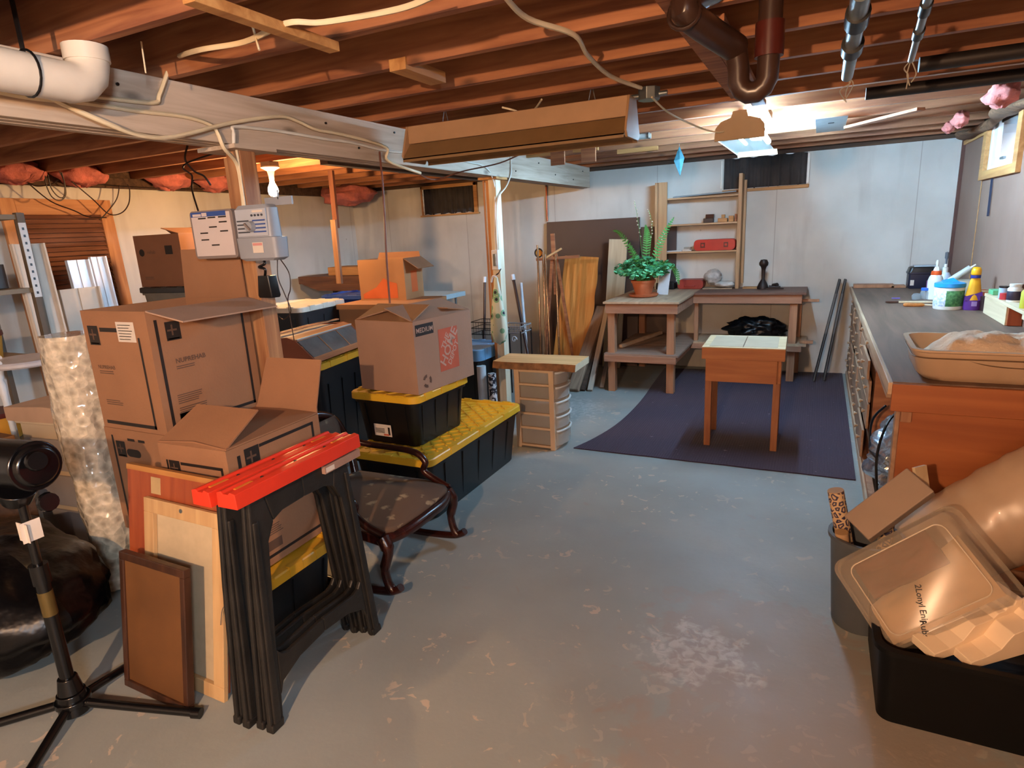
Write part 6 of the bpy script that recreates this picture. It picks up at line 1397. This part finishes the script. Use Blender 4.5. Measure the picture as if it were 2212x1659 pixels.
# corrugated foam / cloths at the right edge
g = G(); g.grid(lambda u, v: (.74+.32*u, 2.03+.32*v+.02*sin(v*9), .22+.11*v+.05*NZ.noise(Vector((u*5, v*6, 4)))+.025*abs(sin(u*13+v*4))), 44, 34)
tag(g.build('crumpled_cloth', plain('cream crumpled paper', 'c4a078', .8, .08, 9), smooth=60, solid=.004), 'cream crumpled wrapping at the right end of the black tub', 'wrapping')
lumpy('dark_contents', plain('dark fabric', '1c1512', .9, .3, 20), (.665, 2.245, .075), (.36, .19, .05), 'dark fabric filling the bottom of the black tub', 'fabric', .1, 12, 40, 20, .1)

# ---------------------------------------------------------------- left background
mShut = wood('shutter slat', '6e4530', '8d5f46', 1, 1, .6, False); mShF = wood('shutter frame', 'a3693c', 'c48a58', 2, 1, .6)
t = thing('louvred_shutter', 'large louvred brown door leaning on the left wall', 'shutter', (-5.77, 3.23, 0)); t.rotation_euler = (0, radians(-2.4), 0)
W = .44
for s in (-1, 1): G().box((-.02, s*W-(.11 if s > 0 else 0), 0), (.02, s*W+(0 if s > 0 else .11), 2.06)).build('stile', mShF, t, bevel=.003)
for z0, z1 in ((1.93, 2.06), (0, .2), (.9, 1.0)): G().box((-.02, -W+.11, z0), (.02, W-.11, z1)).build('rail', wood('shutter rail', 'a3693c', 'c48a58', 1, 1, .6), t, bevel=.003)
g = G()
for i in range(44):
    z = .22+i*.039
    if .88 < z < 1.0: continue
    g.prism([(-.016, -W+.11, z+.034), (-.010, -W+.11, z+.038), (.019, -W+.11, z+.004), (.013, -W+.11, z)], (0, 2*W-.22, 0))
g.build('louvres', mShut, t)
mFoam = plain('white foam', 'c9beb0', .7, .06); mGloss = plain('glossy white trim', 'dcdde2', .2, .03)
def chan(name, lab, x, y0, y1, z1, lean_, mat, nseg=1):
    """upright channel leaning towards -x"""
    g = G()
    g.box((-.005, 0, 0), (.005, y1-y0, z1)).box((.005, 0, 0), (.03, .012, z1)).box((.005, y1-y0-.012, 0), (.03, y1-y0, z1)).box((.005, (y1-y0)*.48, 0), (.014, (y1-y0)*.54, z1))
    o = tag(g.build(name, mat, bevel=.002), lab, 'panel'); o.location = (x, y0, 0); o.rotation_euler = (0, radians(lean_), 0); return o
chan('foam_panel', 'tall ribbed white foam panel leaning before the brown shutter', -4.45, 2.17, 2.36, 1.68, -3, mFoam)
chan('foam_panel', 'shorter white foam panel right behind the tall one', -4.75, 2.52, 2.80, 1.36, -2, mFoam)
for i, (y0, y1, z1, lab) in enumerate(((2.70, 2.86, 1.56, 'glossy white moulding leaning on the shutter, left one'), (2.87, 2.99, 1.575, 'glossy white moulding leaning on the shutter, right one'))):
    chan('white_moulding', lab, -4.85, y0, y1, z1, -4, mGloss)
# open metal rack at far left
t = thing('metal_rack', 'old metal shelving rack with perforated uprights at the left edge', 'rack')
mRack = plain('rack grey green', '5d4d3a', .5, .15); mRackW = plain('rack white upright', 'c4c7c9', .45, .05)
g = G().box((-4.42, 2.17, 0), (-4.38, 2.20, 1.86)).box((-4.42, 2.17, 0), (-4.415, 2.23, 1.86)); 
g.build('upright', mRack, t)
g = G().box((-4.375, 2.165, 1.35), (-4.37, 2.205, 1.80)); 
for i in range(10): g.box((-4.3695, 2.178, 1.37+.043*i), (-4.369, 2.19, 1.385+.043*i), 1)
g.build('upright', [mRackW, mBlack], t)
for y in (1.3,): G().box((-4.42, y, 0), (-4.38, y+.03, 1.86)).build('upright', mRack, t)
for y in (1.3, 2.17): G().box((-4.98, y, 0), (-4.94, y+.03, 1.86)).build('upright', mRack, t)
for z in (1.82, 1.38, .95, .45): G().box((-4.98, 1.33, z), (-4.39, 2.17, z+.03)).build('shelf', plain('rack shelf', '7a6a52', .5, .1), t, bevel=.002)
for i in range(2):
    lathe_thing('yellow_tub', ('yellow tub with dark red lid on the metal rack', 'second yellow tub below, behind the white spindle stand')[i], 'tub', (-4.62, 1.90, (.983, .483)[i]), (('body', [(0, 0), (.12, 0), (.14, .15), (0, .151)], plain('yellow tub', 'c98a2f', .4, .06)), ('lid', [(.146, .15), (.148, .155), (.146, .18), (0, .181)], plain('dark red lid', '5a2218', .4))))
tag(G().box((-4.85, 1.5, 1.413), (-4.5, 2.1, 1.56)).build('dark_box', plain('dark box striped', '2e2a2a', .4, .3, 6), bevel=.004), 'dark box with pale top edge on the metal rack', 'box')
# white spindle stand
t = thing('spindle_stand', 'small white turned-leg stand with round top at the left edge', 'stand', (-4.16, 1.93, .0))
G().lathe([(0, .985), (.19, .985), (.20, .995), (.20, 1.01), (.19, 1.02), (0, 1.02)], seg=36).build('top', plain('stand top grey white', 'b7b2b4', .4), t, smooth=40)
for a in (20, 110, 200, 290):
    x, y = .18*cos(radians(a)), .18*sin(radians(a))
    G().lathe([(0, 0), (.014, 0), (.016, .3), (.013, .6), (.016, .80), (.022, .90), (.014, .93), (.022, .95), (.026, .99), (.026, 1.03), (.014, 1.045), (.02, 1.06), (.012, 1.08), (0, 1.082)], (x, y, 0), 14).build('leg', mRackW, t, smooth=50)
# white drawer chests
def chest(lab, x, y, w_, d_, h_, rz, n=3):
    t = thing('drawer_chest', lab, 'chest', (x, y, 0), rz)
    mW = plain('cream chest', 'b7a488', .5, .04); mD = plain('grey drawer', '8b8583', .5, .05)
    G().box((-w_/2, -d_/2+.01, 0), (w_/2, d_/2, h_)).build('body', mW, t, bevel=.006)
    for i in range(n):
        z0 = .05+i*(h_-.1)/n; G().box((-w_/2+.03, -d_/2-.006, z0), (w_/2-.03, -d_/2+.01, z0+(h_-.1)/n-.03)).build('drawer', mD, t, bevel=.004)
        dr = t.children[-1] if t.children else None
        G().box((w_/2+.0, -d_/2+.05, z0), (w_/2+.006, d_/2-.04, z0+(h_-.1)/n-.03)).build('side_panel', mD, t, bevel=.004)
    G().box((-w_/2-.01, -d_/2-.01, h_), (w_/2+.01, d_/2+.01, h_+.02)).build('top', mW, t, bevel=.006)
    return t
chest('cream and grey chest of drawers at the left edge under the folded blanket', -3.66, 1.98, .50, .52, .72, 6)
chest('cream chest of drawers just left of the cardboard boxes', -3.18, 1.98, .36, .36, .70, 2)
t = thing('folded_blanket', 'folded beige blanket lying on the chest of drawers', 'blanket', (-3.70, 1.93, .742), 8)
g = G(); L = []
for y in [(-.24+.48*i/14) for i in range(15)]:
    k = 1+.05*sin(y*9); L.append([Vector((-.24, y, 0)), Vector((.20, y, 0)), Vector((.25*k, y, .015)), Vector((.26*k, y, .045)), Vector((.23, y, .075)), Vector((.05, y, .085+.008*sin(y*14))), Vector((-.24, y, .075))])
g.loops(L); g.build('blanket', plain('beige felt', 'a88a72', .95, .07, 9), t, smooth=50)
# bubble wrap roll
mBub = plain('bubble wrap film', 'c9bba4', .16, .22, 40, 1.0, 70, coat=.8)
_n = mBub.node_tree; _t = _n.nodes.new('ShaderNodeBsdfTransparent'); _x = _n.nodes.new('ShaderNodeMixShader'); _v = _n.nodes.new('ShaderNodeTexVoronoi'); _v.inputs['Scale'].default_value = 26
_c = _n.nodes.new('ShaderNodeTexCoord'); _n.links.new(_c.outputs['Object'], _v.inputs['Vector']); _r = _n.nodes.new('ShaderNodeMapRange'); _r.inputs['To Min'].default_value = .55; _r.inputs['To Max'].default_value = .05; _r.inputs['From Max'].default_value = .6
_n.links.new(_v.outputs['Distance'], _r.inputs['Value']); _n.links.new(_r.outputs[0], _x.inputs[0]); _n.links.new(_n.nodes['Principled BSDF'].outputs[0], _x.inputs[1]); _n.links.new(_t.outputs[0], _x.inputs[2]); _n.links.new(_x.outputs[0], _n.nodes['Material Output'].inputs[0])
_bp = [n for n in _n.nodes if n.type == 'BUMP'][0]; _n.links.new(_v.outputs['Distance'], _bp.inputs['Height'])
g = G(); L = []
for i in range(60):
    z = .01+1.24*i/59; cxx, cyy = 0, 0; n_ = 48
    L.append([Vector(((.115+.018*NZ.noise(Vector((cos(k*2*pi/n_)*2.5, sin(k*2*pi/n_)*2.5, z*6)))+.006*NZ.noise(Vector((k*1.3, z*50, 0))))*cos(k*2*pi/n_)+.02*sin(z*5), (.115+.018*NZ.noise(Vector((cos(k*2*pi/n_)*2.5, sin(k*2*pi/n_)*2.5, z*6))))*sin(k*2*pi/n_), z)) for k in range(n_)])
g.loops(L); o = tag(g.build('bubble_wrap', mBub, smooth=70), 'tall roll of bubble wrap standing between chest and cardboard boxes', 'bubble wrap roll'); o.location = (-3.03, 1.60, 0)
tag(G().box((0, 0, 0), (.3, .28, .30)).build('wooden_box', plain('dark tan box', '7a5430', .7, .1), bevel=.004), 'tan box behind the black drum head at the left edge', 'box').location = (-3.93, 1.28, .42)
tag(G().box((0, 0, 0), (.34, .30, .418)).build('wooden_crate', mSill, bevel=.004), 'dark crate under the tan box, behind the black bag', 'crate').location = (-3.95, 1.27, 0)
